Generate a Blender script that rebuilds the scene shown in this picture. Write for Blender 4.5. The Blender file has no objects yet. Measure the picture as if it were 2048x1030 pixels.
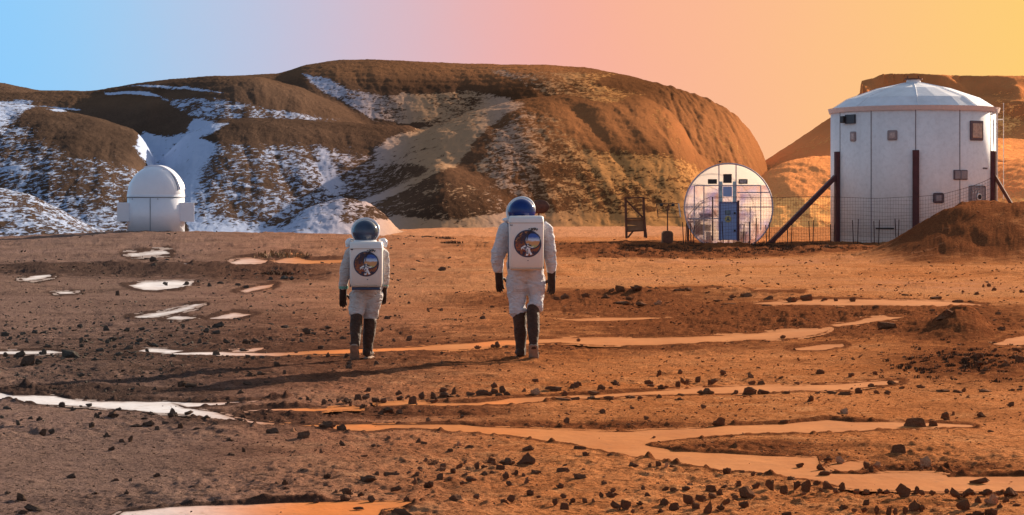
import bpy, bmesh, math, random
import numpy as np
from mathutils import Vector, Matrix
random.seed(7)
C = bpy.context.scene.collection
SC = bpy.context.scene
PI = math.pi
F = 4100.0          # focal length in pixels of the 2048 px wide photograph
EYE = 1.83          # camera height
HZ = 412.0          # horizon row
# ------------------------------------------------------------ camera, world, sun, exposure
cam = bpy.data.cameras.new('camera'); camo = bpy.data.objects.new('camera', cam); C.objects.link(camo)
camo.location = (0, 0, EYE); camo.rotation_euler = (PI/2, 0, 0)
cam.sensor_width = 36; cam.lens = 36*F/2048; cam.shift_y = -(515-HZ)/2048
cam.clip_start = 0.1; cam.clip_end = 3000
SC.camera = camo
EXPO = 1.1
SC.view_settings.view_transform = 'Standard'; SC.view_settings.look = 'None'
SC.view_settings.exposure = EXPO; SC.view_settings.gamma = 1
SUN_EL = math.radians(18.0)
SUN_H = Vector((0.60, 0.80, 0)).normalized()      # sun is far right, behind the hills
def lin(c):
    r = []
    for v in c[:3]:
        v /= 255.0
        r.append(v/12.92 if v <= 0.04045 else ((v+0.055)/1.055)**2.4)
    return (r[0], r[1], r[2], 1.0)
world = bpy.data.worlds.new('World'); SC.world = world; world.use_nodes = True
nt = world.node_tree; nt.nodes.clear()
def WN(t, **k):
    n = nt.nodes.new(t)
    for a, b in k.items(): setattr(n, a, b)
    return n
out = WN('ShaderNodeOutputWorld'); bg = WN('ShaderNodeBackground'); bg2 = WN('ShaderNodeBackground'); mixs = WN('ShaderNodeMixShader')
sky = WN('ShaderNodeTexSky', sky_type='NISHITA', sun_disc=False)
sky.sun_elevation = SUN_EL; sky.sun_rotation = math.atan2(SUN_H.x, SUN_H.y)
sky.dust_density = 2.5; sky.air_density = 1.3
bg.inputs['Strength'].default_value = 0.075
nt.links.new(sky.outputs[0], bg.inputs[0])
tc = WN('ShaderNodeTexCoord'); sp = WN('ShaderNodeSeparateXYZ'); nt.links.new(tc.outputs['Generated'], sp.inputs[0])
mr = WN('ShaderNodeMapRange'); mr.inputs[1].default_value = -0.27; mr.inputs[2].default_value = 0.27
nt.links.new(sp.outputs[0], mr.inputs[0])
ramp = WN('ShaderNodeValToRGB'); cr = ramp.color_ramp
stops = [(0.0, (138, 203, 254)), (0.10, (150, 206, 248)), (0.2, (172, 202, 234)), (0.33, (202, 192, 212)), (0.44, (228, 182, 186)),
         (0.53, (244, 176, 164)), (0.62, (250, 181, 152)), (0.74, (253, 190, 142)), (0.84, (254, 198, 132)), (0.94, (254, 206, 120)), (1.0, (254, 212, 108))]
cr.interpolation = 'B_SPLINE'
while len(cr.elements) < len(stops): cr.elements.new(0.5)
for e, (p, c) in zip(cr.elements, stops): e.position = p; e.color = lin(c)
gn = WN('ShaderNodeTexNoise'); gn.inputs['Scale'].default_value = 9.0; gn.inputs['Detail'].default_value = 12.0; gn.inputs['Roughness'].default_value = .8; nt.links.new(tc.outputs['Generated'], gn.inputs['Vector'])
gm = WN('ShaderNodeMath', operation='MULTIPLY_ADD'); gm.inputs[1].default_value = .05; nt.links.new(gn.outputs['Fac'], gm.inputs[0])
gs_ = WN('ShaderNodeMath', operation='SUBTRACT'); gs_.inputs[1].default_value = .025; nt.links.new(mr.outputs[0], gs_.inputs[0]); nt.links.new(gs_.outputs[0], gm.inputs[2]); nt.links.new(gm.outputs[0], ramp.inputs[0]); mb_ = WN('ShaderNodeMapRange'); mb_.inputs[1].default_value = 0.55; mb_.inputs[2].default_value = -0.1; nt.links.new(sp.outputs[1], mb_.inputs[0])
mc_ = WN('ShaderNodeMix', data_type='RGBA'); nt.links.new(mb_.outputs[0], mc_.inputs[0]); nt.links.new(ramp.outputs[0], mc_.inputs[6]); mc_.inputs[7].default_value = (.64, .63, .70, 1)
nt.links.new(mc_.outputs[2], bg2.inputs[0])
bk = WN('ShaderNodeMapRange'); bk.inputs[1].default_value = -0.5; bk.inputs[2].default_value = 0.4; bk.inputs[3].default_value = 0.85/(2**EXPO); bk.inputs[4].default_value = 1.0/(2**EXPO)
nt.links.new(sp.outputs[1], bk.inputs[0]); nt.links.new(bk.outputs[0], bg2.inputs['Strength'])   # the sky away from the sun is dimmer
mz = WN('ShaderNodeMapRange', interpolation_type='SMOOTHSTEP'); mz.inputs[1].default_value = 0.12; mz.inputs[2].default_value = 0.5
nt.links.new(sp.outputs[2], mz.inputs[0]); nt.links.new(mz.outputs[0], mixs.inputs[0])
nt.links.new(bg2.outputs[0], mixs.inputs[1]); nt.links.new(bg.outputs[0], mixs.inputs[2]); nt.links.new(mixs.outputs[0], out.inputs[0])
sl = bpy.data.lights.new('sun', 'SUN'); sl.energy = 5.0; sl.angle = math.radians(0.5); sl.color = (1.0, 0.80, 0.60)
so = bpy.data.objects.new('sun', sl); C.objects.link(so)
sdir = Vector((SUN_H.x*math.cos(SUN_EL), SUN_H.y*math.cos(SUN_EL), math.sin(SUN_EL)))
so.rotation_euler = sdir.to_track_quat('Z', 'Y').to_euler(); so.location = (60, 80, 60)
try:
    SC.cycles.max_bounces = 6; SC.cycles.transparent_max_bounces = 12
except Exception: pass
# ------------------------------------------------------------ helpers
def W(px, py, Y):                       # a point of the place seen at a pixel, at distance Y
    return Vector(((px-1024)/F*Y, Y, EYE-(py-HZ)/F*Y))
def GY(py): return F*EYE/(py-HZ)        # distance of flat ground seen at a row
def tag(o, label=None, cat=None, group=None, kind=None):
    if label: o['label'] = label
    if cat: o['category'] = cat
    if group: o['group'] = group
    if kind: o['kind'] = kind
    return o
def empty(name, loc=(0, 0, 0), rz=0, label=None, cat=None, group=None):
    o = bpy.data.objects.new(name, None); C.objects.link(o); o.location = loc; o.rotation_euler = (0, 0, rz)
    return tag(o, label, cat, group)
def link(name, me, mat=None, parent=None, smooth=False):
    o = bpy.data.objects.new(name, me); C.objects.link(o)
    if mat: me.materials.append(mat)
    if smooth: me.polygons.foreach_set('use_smooth', [True]*len(me.polygons))
    if parent: o.parent = parent
    return o
class MB:
    def __init__(s): s.bm = bmesh.new()
    def box(s, c, d, rot=None, bev=0):
        r = bmesh.ops.create_cube(s.bm, size=1.0)
        M = Matrix.Translation(c) @ (rot.to_4x4() if rot else Matrix.Identity(4)) @ Matrix.Diagonal((*d, 1))
        bmesh.ops.transform(s.bm, matrix=M, verts=r['verts'])
        if bev:
            es = list({e for v in r['verts'] for e in v.link_edges})
            bmesh.ops.bevel(s.bm, geom=es, offset=bev, segments=2, affect='EDGES', profile=0.6)
        return s
    def bar(s, a, b, r, n=8, r2=None, sq=False):
        a, b = Vector(a), Vector(b); d = b-a
        if sq:
            q = d.to_track_quat('Z', 'X' if abs(d.normalized().x) < .9 else 'Y').to_matrix()
            return s.box((a+b)/2, (r*2, (r2 or r)*2, d.length), q)
        q = d.to_track_quat('Z', 'Y').to_matrix().to_4x4()
        bmesh.ops.create_cone(s.bm, cap_ends=True, segments=n, radius1=r, radius2=r if r2 is None else r2, depth=d.length,
                              matrix=Matrix.Translation((a+b)/2) @ q)
        return s
    def tube(s, pts, r, n=8):
        for a, b in zip(pts[:-1], pts[1:]): s.bar(a, b, r, n)
        return s
    def ball(s, c, r, sub=3, sc=(1, 1, 1)):
        bmesh.ops.create_icosphere(s.bm, subdivisions=sub, radius=r, matrix=Matrix.Translation(c) @ Matrix.Diagonal((*sc, 1)))
        return s
    def torus(s, c, R, r, rot=None, n=40, m=10, a0=0, a1=2*PI):
        M = Matrix.Translation(c) @ (rot.to_4x4() if rot else Matrix.Identity(4))
        full = abs(a1-a0-2*PI) < 1e-4; k = n if full else n+1
        vs = [[s.bm.verts.new(M @ Vector(((R+r*math.cos(q))*math.cos(a), (R+r*math.cos(q))*math.sin(a), r*math.sin(q))))
               for q in [2*PI*j/m for j in range(m)]] for a in [a0+(a1-a0)*i/n for i in range(k)]]
        for i in range(n if full else n):
            A = vs[i]; B = vs[(i+1) % k]
            for j in range(m): s.bm.faces.new((A[j], B[j], B[(j+1) % m], A[(j+1) % m]))
        return s
    def loft(s, rings, n=20, cap=True):   # rings: (centre, rx, ry[, axis x dir]) stacked
        R = []
        for k, rg in enumerate(rings):
            c = Vector(rg[0]); rx, ry = rg[1], rg[2]
            ax = rg[3] if len(rg) > 3 else None
            if ax is None: X, Y = Vector((1, 0, 0)), Vector((0, 1, 0))
            else: X, Y = ax
            R.append([s.bm.verts.new(c + X*rx*math.cos(2*PI*i/n) + Y*ry*math.sin(2*PI*i/n)) for i in range(n)])
        for A, B in zip(R[:-1], R[1:]):
            for i in range(n): s.bm.faces.new((A[i], A[(i+1) % n], B[(i+1) % n], B[i]))
        if cap: s.bm.faces.new(R[0][::-1]); s.bm.faces.new(R[-1])
        return s
    def limb(s, pts, n=16):              # pts: (centre, radius) with round section across the path
        P = [Vector(p[0]) for p in pts]; rings = []
        for i, p in enumerate(P):
            d = (P[min(i+1, len(P)-1)]-P[max(i-1, 0)]).normalized()
            X = Vector((0, 1, 0)).cross(d)
            if X.length < .1: X = Vector((1, 0, 0)).cross(d)
            X.normalize(); Y = d.cross(X)
            rings.append((p, pts[i][1], pts[i][2] if len(pts[i]) > 2 else pts[i][1], (X, Y)))
        return s.loft(rings, n)
    def poly(s, pts, th, M):             # flat outline of thickness th in local x,z plane facing -y
        a = [s.bm.verts.new(M @ Vector((x, 0, z))) for x, z in pts]; b = [s.bm.verts.new(M @ Vector((x, th, z))) for x, z in pts]
        s.bm.faces.new(a); s.bm.faces.new(b[::-1]); n = len(pts)
        for i in range(n): s.bm.faces.new((a[i], b[i], b[(i+1) % n], a[(i+1) % n]))
        return s
    def build(s, name, mat, parent=None, smooth=False):
        bmesh.ops.recalc_face_normals(s.bm, faces=s.bm.faces)
        me = bpy.data.meshes.new(name); s.bm.to_mesh(me); s.bm.free()
        return link(name, me, mat, parent, smooth)
# ------------------------------------------------------------ materials
class Mat:
    def __init__(s, name, rough=0.8, spec=0.3):
        s.m = bpy.data.materials.new(name); s.m.use_nodes = True; s.t = s.m.node_tree
        s.b = s.t.nodes['Principled BSDF']; s.b.inputs['Roughness'].default_value = rough
        s.b.inputs['Specular IOR Level'].default_value = spec
        s.tc = s.n('ShaderNodeTexCoord'); s.obj = s.tc.outputs['Object']
    def n(s, t, **k):
        x = s.t.nodes.new(t)
        for a, b in k.items(): setattr(x, a, b)
        return x
    def l(s, a, b): s.t.links.new(a, b)
    def setin(s, sock, v):
        if hasattr(v, 'is_output') or isinstance(v, bpy.types.NodeSocket): s.l(v, sock)
        else: sock.default_value = v
    def noise(s, scale, detail=4, rough=0.55, vec=None, stretch=None, dist=0, rot=None):
        v = vec or s.obj
        if stretch:
            mp = s.n('ShaderNodeMapping'); mp.inputs['Scale'].default_value = stretch
            if rot:
                m0 = s.n('ShaderNodeMapping'); m0.inputs['Rotation'].default_value = rot; s.l(v, m0.inputs[0]); v = m0.outputs[0]
            s.l(v, mp.inputs[0]); v = mp.outputs[0]
        x = s.n('ShaderNodeTexNoise'); x.inputs['Scale'].default_value = scale; x.inputs['Detail'].default_value = detail
        x.inputs['Roughness'].default_value = rough; x.inputs['Distortion'].default_value = dist; s.l(v, x.inputs['Vector'])
        return x.outputs['Fac']
    def voro(s, scale, stretch=None, feature='F1'):
        v = s.obj
        if stretch:
            mp = s.n('ShaderNodeMapping'); mp.inputs['Scale'].default_value = stretch; s.l(v, mp.inputs[0]); v = mp.outputs[0]
        x = s.n('ShaderNodeTexVoronoi', feature=feature); x.inputs['Scale'].default_value = scale; s.l(v, x.inputs['Vector'])
        return x.outputs['Distance']
    def math(s, op, a, b=0.0, c=None):
        x = s.n('ShaderNodeMath', operation=op); s.setin(x.inputs[0], a); s.setin(x.inputs[1], b)
        if c is not None: s.setin(x.inputs[2], c)
        return x.outputs[0]
    def rng(s, v, a, b, c=0.0, d=1.0, smooth=False):
        x = s.n('ShaderNodeMapRange'); x.interpolation_type = 'SMOOTHSTEP' if smooth else 'LINEAR'
        s.setin(x.inputs[0], v)
        for i, q in zip((1, 2, 3, 4), (a, b, c, d)): s.setin(x.inputs[i], q)
        return x.outputs[0]
    def mix(s, f, a, b, mode='MIX'):
        x = s.n('ShaderNodeMix', data_type='RGBA', blend_type=mode); s.setin(x.inputs[0], f); s.setin(x.inputs[6], a); s.setin(x.inputs[7], b)
        return x.outputs[2]
    def attr(s, name):
        x = s.n('ShaderNodeAttribute', attribute_name=name); return x.outputs['Fac']
    def col(s, v): s.setin(s.b.inputs['Base Color'], v); return s
    def bump(s, h, strength=0.5, dist=0.02):
        x = s.n('ShaderNodeBump'); x.inputs['Strength'].default_value = strength; x.inputs['Distance'].default_value = dist
        s.l(h, x.inputs['Height']); s.l(x.outputs[0], s.b.inputs['Normal']); return s
def g(r, gg, b): return (r, gg, b, 1.0)
def simple(name, c, rough=0.7, spec=0.3, var=0.25, scale=6.0, bump=0.0, bscale=30, metal=0, bd=0.01):
    m = Mat(name, rough, spec); f = m.noise(scale, 5, 0.6)
    lo = tuple(v*(1-var) for v in c)+(1,); hi = tuple(min(1, v*(1+var)) for v in c)+(1,)
    m.col(m.mix(m.rng(f, .3, .7), lo, hi)); m.b.inputs['Metallic'].default_value = metal
    if bump: m.bump(m.noise(bscale, 4), bump, bd)
    return m.m
# ------------------------------------------------------------ noise on arrays
def _h(ix, iy, s):
    n = (ix.astype(np.int64)*374761393 + iy.astype(np.int64)*668265263 + s*1442695041) & 0xffffffff
    n = ((n ^ (n >> 13))*1274126177) & 0xffffffff
    return ((n ^ (n >> 16)) & 0xffff)/65535.0
def pn(x, y, s=0):
    ix, iy = np.floor(x), np.floor(y); fx, fy = x-ix, y-iy
    ux, uy = fx*fx*fx*(fx*(fx*6-15)+10), fy*fy*fy*(fy*(fy*6-15)+10)
    def gr(dx, dy):
        a = _h(ix+dx, iy+dy, s)*2*PI
        return np.cos(a)*(fx-dx)+np.sin(a)*(fy-dy)
    a = gr(0, 0)*(1-ux)+gr(1, 0)*ux; b = gr(0, 1)*(1-ux)+gr(1, 1)*ux
    return (a*(1-uy)+b*uy)*1.5
def fbm(x, y, s=0, o=4, r=0.5):
    t = 0; a = 1
    for i in range(o): t = t + a*pn(x*2**i, y*2**i, s+i*17); a *= r
    return t
def ss(x, a, b):
    t = np.clip((x-a)/(b-a), 0, 1); return t*t*(3-2*t)
def polysd(px, py, P, ysc):              # signed distance (inside > 0), rows weighted by ysc
    P = np.array(P, float); x = px; y = py*ysc; X = P[:, 0]; Y = P[:, 1]*ysc
    best = np.full(x.shape, 1e9); ins = np.zeros(x.shape, bool); n = len(P)
    for i in range(n):
        x0, y0, x1, y1 = X[i], Y[i], X[(i+1) % n], Y[(i+1) % n]
        dx, dy = x1-x0, y1-y0; t = np.clip(((x-x0)*dx+(y-y0)*dy)/(dx*dx+dy*dy+1e-9), 0, 1)
        best = np.minimum(best, (x-x0-t*dx)**2+(y-y0-t*dy)**2)
        c = ((y0 > y) != (y1 > y))
        if y1 != y0: ins ^= c & (x < (x1-x0)*(y-y0)/(y1-y0)+x0)
    d = np.sqrt(best); return np.where(ins, d, -d)
def grid_mesh(name, X, Y, Z, mat, attrs={}, mask=None, smooth=True):
    R, Cn = X.shape; co = np.stack([X, Y, Z], -1).reshape(-1, 3).astype(np.float32)
    idx = np.arange(R*Cn).reshape(R, Cn)
    q = np.stack([idx[:-1, :-1], idx[:-1, 1:], idx[1:, 1:], idx[1:, :-1]], -1).reshape(-1, 4)
    at = {k: v.reshape(-1).astype(np.float32) for k, v in attrs.items()}
    if mask is not None:
        mk = (mask[:-1, :-1] | mask[:-1, 1:] | mask[1:, 1:] | mask[1:, :-1]).reshape(-1)
        q = q[mk]; u, inv = np.unique(q, return_inverse=True); q = inv.reshape(-1, 4); co = co[u]; at = {k: v[u] for k, v in at.items()}
    me = bpy.data.meshes.new(name); me.vertices.add(len(co)); me.vertices.foreach_set('co', co.ravel())
    me.loops.add(q.size); me.loops.foreach_set('vertex_index', q.ravel().astype(np.int32))
    me.polygons.add(len(q)); me.polygons.foreach_set('loop_start', np.arange(0, q.size, 4, dtype=np.int32))
    me.polygons.foreach_set('loop_total', np.full(len(q), 4, np.int32))
    for k, v in at.items():
        a = me.attributes.new(k, 'FLOAT', 'POINT'); a.data.foreach_set('value', v)
    me.update(calc_edges=True); me.polygons.foreach_set('use_smooth', np.full(len(q), smooth, bool))
    return link(name, me, mat)
# ------------------------------------------------------------ ground shape
SNOW = {
 'channel': [(-60,782),(0,786),(23,791),(102,791),(140,798),(181,802),(340,801),(363,815),(427,824),(475,838),(515,844),(600,851),(693,849),(743,849),(755,851),(816,850),(919,849),(969,855),(1039,857),(1176,862),(1249,865),(1299,860),(1393,858),(1440,853),(1500,850),(1565,849),(1653,841),(1706,846),(1800,846),(1900,848),(1946,850),(1946,854),(1858,856),(1759,862),(1691,865),(1565,869),(1498,869),(1381,876),(1299,884),(1290,889),(1352,903),(1440,907),(1557,914),(1630,917),(1640,938),(1653,947),(1723,948),(1770,945),(1858,945),(1887,950),(1893,954),(2048,953),(2130,954),(2130,984),(2060,982),(1887,982),(1741,978),(1688,975),(1636,961),(1577,954),(1521,945),(1440,940),(1366,929),(1293,917),(1223,906),(1146,890),(1097,882),(1039,873),(910,865),(852,857),(793,857),(734,863),(687,859),(623,853),(510,849),(434,838),(369,827),(311,825),(249,818),(176,812),(59,808),(9,800),(-60,796)],
 'a': [(340,802),(400,803),(470,801),(545,798),(570,799),(530,803),(450,808),(370,812)],
 'b': [(500,821),(553,818),(617,818),(629,820),(664,818),(682,815),(715,816),(715,819),(664,821),(629,824),(559,823)],
 'c': [(760,808),(830,805),(900,808),(960,807),(1000,801),(1030,796),(1100,794),(1190,790),(1270,785),(1400,774),(1480,771),(1600,772),(1680,768),(1740,762),(1800,760),(1795,766),(1740,772),(1700,779),(1640,781),(1560,784),(1480,786),(1380,787),(1280,790),(1180,797),(1100,801),(1040,808),(980,811),(900,813),(820,811),(765,813)],
 'd': [(310,703),(400,698),(470,697),(560,697),(690,693),(760,692),(840,690),(900,684),(970,680),(1050,676),(1100,674),(1200,670),(1300,671),(1400,669),(1500,664),(1560,660),(1600,657),(1660,658),(1650,664),(1630,668),(1590,672),(1500,674),(1450,677),(1400,680),(1300,684),(1200,684),(1120,681),(1060,684),(980,690),(900,697),(840,699),(760,699),(690,702),(600,702),(450,704)],
 'e': [(1120,637),(1200,632),(1280,630),(1350,631),(1280,636),(1180,641)],
 'f': [(1585,693),(1640,686),(1680,685),(1685,691),(1650,695),(1600,696)],
 'g': [(48,557),(70,549),(100,547),(104,551),(80,557),(55,561)],
 'h': [(255,569),(290,562),(350,559),(380,559),(384,566),(360,572),(310,577),(285,576)],
 'i': [(112,583),(145,581),(148,586),(118,587)],
 'j': [(265,626),(325,620),(370,612),(390,607),(403,608),(385,615),(350,622),(300,628)],
 'k': [(332,631),(350,626),(385,629),(360,633)],
 'l': [(420,630),(470,623),(507,626),(465,631)],
 'm': [(480,579),(510,570),(545,565),(546,570),(520,577),(495,582)],
 'n': [(460,521),(480,513),(510,511),(542,517),(520,526),(470,526)],
 'o': [(545,521),(580,505),(620,514),(690,514),(700,518),(620,525),(560,525)],
 'p': [(320,526),(370,521),(374,524),(330,529)],
 'q': [(270,699),(300,693),(365,695),(345,701)],
 'r': [(463,694),(500,687),(523,686),(510,694),(475,696)],
 's': [(-20,701),(100,699),(137,703),(60,706),(-20,706)],
 't': [(200,1050),(250,1024),(340,1014),(470,1009),(560,1005),(700,1003),(830,1003),(800,1012),(760,1018),(740,1050)],
 'u': [(1985,683),(2048,667),(2120,664),(2120,678),(2010,686)],
 'v': [(1660,651),(1750,639),(1812,636),(1760,644),(1680,653)],
 'w': [(1500,608),(1600,603),(1900,606),(1965,612),(1880,618),(1800,617),(1700,615),(1560,612)],
 'x': [(1500,586),(1600,586),(1598,590),(1510,590)],
 'y': [(1325,580),(1430,579),(1437,583),(1340,584)],
 'z': [(1655,931),(1700,923),(1728,927),(1712,941),(1680,942)],
 'za': [(340,471),(375,468),(415,472),(370,475)],
 'zb': [(255,505),(330,501),(334,505),(262,508)],
}
def bell(px, py, cx, cy, rx, ry, p=2): return np.exp(-(np.abs((px-cx)/rx)**p+np.abs((py-cy)/ry)**p))
MOUND = [(1500,8),(1660,0.5),(1730,0),(1765,-18),(1800,-40),(1850,-72),(1890,-96),(1925,-109),(1980,-111),(2048,-112),(2300,-114)]
MX = np.array([p[0] for p in MOUND]); MZ = np.array([(-p[1])/F*72.0 for p in MOUND])
def base_h(X, Y):
    Ys = np.maximum(Y, 1.0); px = X/Ys*F+1024; py = HZ+EYE*F/Ys
    z = 0.05*fbm(X*.05, Y*.05, 3, 3) + 0.035*fbm(X*.25, Y*.12, 5, 3)
    z = z*ss(Y, 6, 30)*1.0
    # rise under the observatory and the low dark berm in front of it
    z = z + 0.46*np.exp(-((X+19.3)/8.5)**2-((Y-107)/13)**2)
    z = z + 0.30*np.exp(-((X+9)/9)**2-((Y-103)/10)**2)
    z = z - 0.8*ss(Y, 118, 150)*(1-ss(px, 600, 900))
    # earth berm in front of the greenhouse
    bm = ss(px, 1080, 1200)*(1-ss(px, 1690, 1760))
    z = z + bm*0.10*np.exp(-((Y-90)/4.5)**2)*(1+.8*fbm(X*.8, Y*.5, 9, 3))
    # big mound on the right, in front of the white tower
    w = sum(np.interp(px+o_, MX, MZ) for o_ in (-40, -26, -13, 0, 13, 26, 40))/7
    Yc = 74.0
    prof = np.where(Y < Yc, 1-ss(Yc-Y, 0.5, 11.0), 1-ss(Y-Yc, 1.0, 10.0))
    z = z + w*prof*(1+.05*fbm(X*.35, Y*.35, 21, 4))+.022*ss(w*prof, .2, .8)*fbm(X*2.2, Y*1.5, 23, 4, .6)
    # boulder heap and low ridges
    z = z + 0.36*bell(px, py, 1925, 662, 62, 11)*(1+.4*fbm(X*1.5, Y*1.5, 31, 3)) + 0.12*bell(px, py, 1400, 590, 380, 4)
    z = z + 0.12*bell(px, py, 75, 533, 40, 5) + 0.07*bell(px, py, 1960, 722, 120, 12)
    z = z + 0.05*bell(px, py, 720, 960, 900, 30)*0
    return z
def dark_zone(px, py):  # darker gravel, with shade of rough ground and mound slope painted in
    d = .8*bell(px, py, 1690, 640, 330, 26, 3)+.5*bell(px, py, 1400, 640, 260, 30)+.95*bell(px, py, 1420, 497, 290, 11, 4)
    d += .7*bell(px, py, 1180, 600, 200, 16)+.6*bell(px, py, 1960, 725, 150, 35)+.6*bell(px, py, 250, 535, 330, 14)+.5*bell(px, py, 1920, 505, 160, 14)
    d += .9*bell(px, py, 1900, 655, 100, 22)+.7*bell(px, py, 120, 778, 240, 9)+.8*bell(px, py, 200, 797, 240, 6)*0.8+.35*bell(px, py, 560, 700, 500, 60)
    d += .6*bell(px, py, 1500, 895, 170, 10)+.7*bell(px, py, 1480, 914, 200, 5)+.6*bell(px, py, 1150, 850, 260, 7)+.35*bell(px, py, 1300, 690, 300, 10)
    d += .6*bell(px, py, 1830, 935, 160, 12)+.5*bell(px, py, 500, 838, 160, 9)+.4*bell(px, py, 520, 545, 120, 16)+.5*bell(px, py, 800, 825, 260, 12)
    d += .5*bell(px, py, 1860, 518, 75, 10)+.6*bell(px, py, 1970, 513, 110, 4)+.5*bell(px, py, 1990, 524, 90, 4)+.5*bell(px, py, 1830, 500, 90, 8)
    return np.clip(d, 0, 1)
def micro(X, Y, px, py, dz):
    rough = 0.35+0.65*ss(fbm(X*.35, Y*.25, 41, 3), -.2, .5)+1.3*dz
    nearf = 1.0
    m = 0.013*fbm(X*6, Y*5, 51, 3, .6)+0.022*fbm(X*1.6, Y*1.2, 61, 3, .55)+0.022*fbm(X*.6, Y*.35, 67, 3, .5)
    far = ss(Y, 30, 70)
    m = m + far*(0.07*fbm(X*1.0, Y*.6, 71, 3, .55)+.08*fbm(X*.22, Y*.2, 73, 3, .5))
    p = pn(X*11, Y*9, 77); m = m + 0.03*np.clip(p-.35, 0, 1)*(1+2*dz)*(1-ss(Y, 17, 26))
    return m*rough
def snow_amount(px, py, own=None):
    best = np.full(px.shape, -1e3)
    for ki, (k, P) in enumerate(SNOW.items()):
        A = np.array(P); x0, x1, y0, y1 = A[:, 0].min()-25, A[:, 0].max()+25, A[:, 1].min()-7, A[:, 1].max()+7
        m = (px > x0) & (px < x1) & (py > y0) & (py < y1)
        if m.any():
            d_ = polysd(px[m], py[m], P, 4.0)
            if own is not None: own[m] = np.where(d_ > best[m], ki, own[m])
            best[m] = np.maximum(best[m], d_)
    return best
rows = [-80.0, -20.0] + list(np.linspace(4, GY(1045), 24)[:-1])
py_r = np.concatenate([np.arange(1045, 600, -1.15), np.arange(600, 446, -0.85)])
rows += [GY(p) for p in py_r]
rows += list(np.linspace(rows[-1]+3, 700, 60))
rows = np.array(rows)
cols = np.concatenate([np.linspace(-1.4, -0.285, 24)[:-1], np.linspace(-0.285, 0.285, 1480), np.linspace(0.285, 1.4, 24)[1:]])
Yg = np.repeat(rows[:, None], len(cols), 1)
XS = np.where(rows < 4, 150.0, rows); Xg = cols[None, :]*XS[:, None]
pxg = Xg/np.maximum(Yg, 1)*F+1024; pyg = HZ+EYE*F/np.maximum(Yg, 1)
OWN = np.full(Xg.shape, -1)
SD = snow_amount(pxg+7*fbm(Xg*1.2, Yg*.6, 91, 3), pyg+.8*fbm(Xg*1.7, Yg*.8, 93, 3), OWN)+2.5*fbm(Xg*5, Yg*3, 95, 3)*ss(Yg, 60, 20)
Bz = base_h(Xg, Yg); DZ = dark_zone(pxg, pyg)
ysc = np.clip(Yg/20, .5, 5)
dep = ss(SD, -4, 4); DZ = np.clip(np.maximum(DZ, .62*np.exp(-((SD+9)/8)**2)*(Yg > 5)), 0, 1)  # dark rim paints the bank's shade around the snow strips
Mz = micro(Xg, Yg, pxg, pyg, DZ)*(1-.45*ss(pxg, 1740, 1800)*ss(Yg, 55, 62)*(1-ss(Yg, 84, 92)))
bank = 0.003*np.exp(-((SD+14)/9)**2)
Zg = Bz + Mz*(1-.92*ss(SD, -16, 0)) + bank*ss(Yg, 8, 14) - dep*(0.018+0.02*ss(Yg, 20, 60))
side_tint = (.5*ss(pxg, 150, 1100)+.5*np.clip((pxg-330)/800, 0, 1))**1.25  # left-to-right colour blend, cool on the left, warm on the right
def gmat():
    m = Mat('red_soil', 1.0, 0.0)
    du, dk, tn, pa = m.attr('side_tint'), m.math('POWER', m.attr('dark'), .62), m.attr('tone'), m.attr('pale')
    n1 = m.noise(0.35, 5, .6, stretch=(1, .6, 1)); n2 = m.noise(2.2, 7, .7); n3 = m.noise(30, 4, .72); n4 = m.noise(10, 5, .68)
    n5 = m.noise(1.0, 8, .74, stretch=(.6, .8, 1)); n6 = m.noise(.22, 5, .6, stretch=(.6, 1.2, 1)); n7 = m.noise(4.5, 6, .72)
    left = m.mix(m.rng(n1, .35, .65), g(.165, .106, .090), g(.255, .165, .142))
    right = m.mix(m.rng(n1, .35, .65), g(.41, .135, .044), g(.60, .225, .085))
    c = m.mix(du, left, right)
    lite = m.mix(du, g(.30, .20, .16), g(.80, .38, .165)); dkc = m.mix(du, g(.040, .027, .023), g(.085, .028, .014))
    c = m.mix(m.math('MULTIPLY', m.rng(n5, .47, .34, 0, .6), m.rng(n6, .60, .40, .25, 1)), c, lite)
    c = m.mix(m.rng(n2, .52, .66, 0, .5), c, lite)
    c = m.mix(m.math('MULTIPLY', m.rng(tn, 0, 1, .0, .65), m.rng(n6, .35, .6)), c, m.mix(du, g(.26, .18, .14), g(.62, .29, .13)))
    c = m.mix(m.math('MULTIPLY', m.rng(n5, .52, .68, 0, .7), m.rng(n6, .38, .62, .35, 1)), c, dkc)
    c = m.mix(m.rng(n3, .53, .62, 0, .8), c, dkc)
    c = m.mix(m.rng(n4, .55, .66, 0, .65), c, dkc); c = m.mix(m.rng(n7, .56, .68, 0, .5), c, dkc)
    dkf = m.rng(m.math('ADD', dk, m.math('MULTIPLY', m.math('SUBTRACT', n2, .5), 1.5)), .08, .5, 0, .92)
    c = m.mix(m.math('MULTIPLY', dkf, m.rng(dk, 0, .25)), c, m.mix(m.rng(n4, .4, .6), m.mix(du, g(.050, .034, .030), g(.110, .036, .018)), m.mix(du, g(.075, .048, .040), g(.22, .074, .030))))
    c = m.mix(m.math('MULTIPLY', m.rng(n3, .42, .32, 0, .6), m.rng(n7, .6, .4)), c, lite)
    c = m.mix(m.rng(m.math('ADD', pa, m.math('MULTIPLY', m.math('SUBTRACT', n5, .5), 1.6)), .35, .65), c, m.mix(m.attr('side_tint2'), g(.36, .45, .66), m.mix(n6, g(.46, .19, .085), g(.60, .28, .15))))  # left pale colour is snow with the blue of shade put in
    m.col(c)
    h = m.math('ADD', m.math('MULTIPLY', m.noise(40, 5, .75), .5), m.math('MULTIPLY', m.noise(9, 6, .7), 1.0))
    m.bump(h, 1.0, 0.07)
    return m.m
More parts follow.
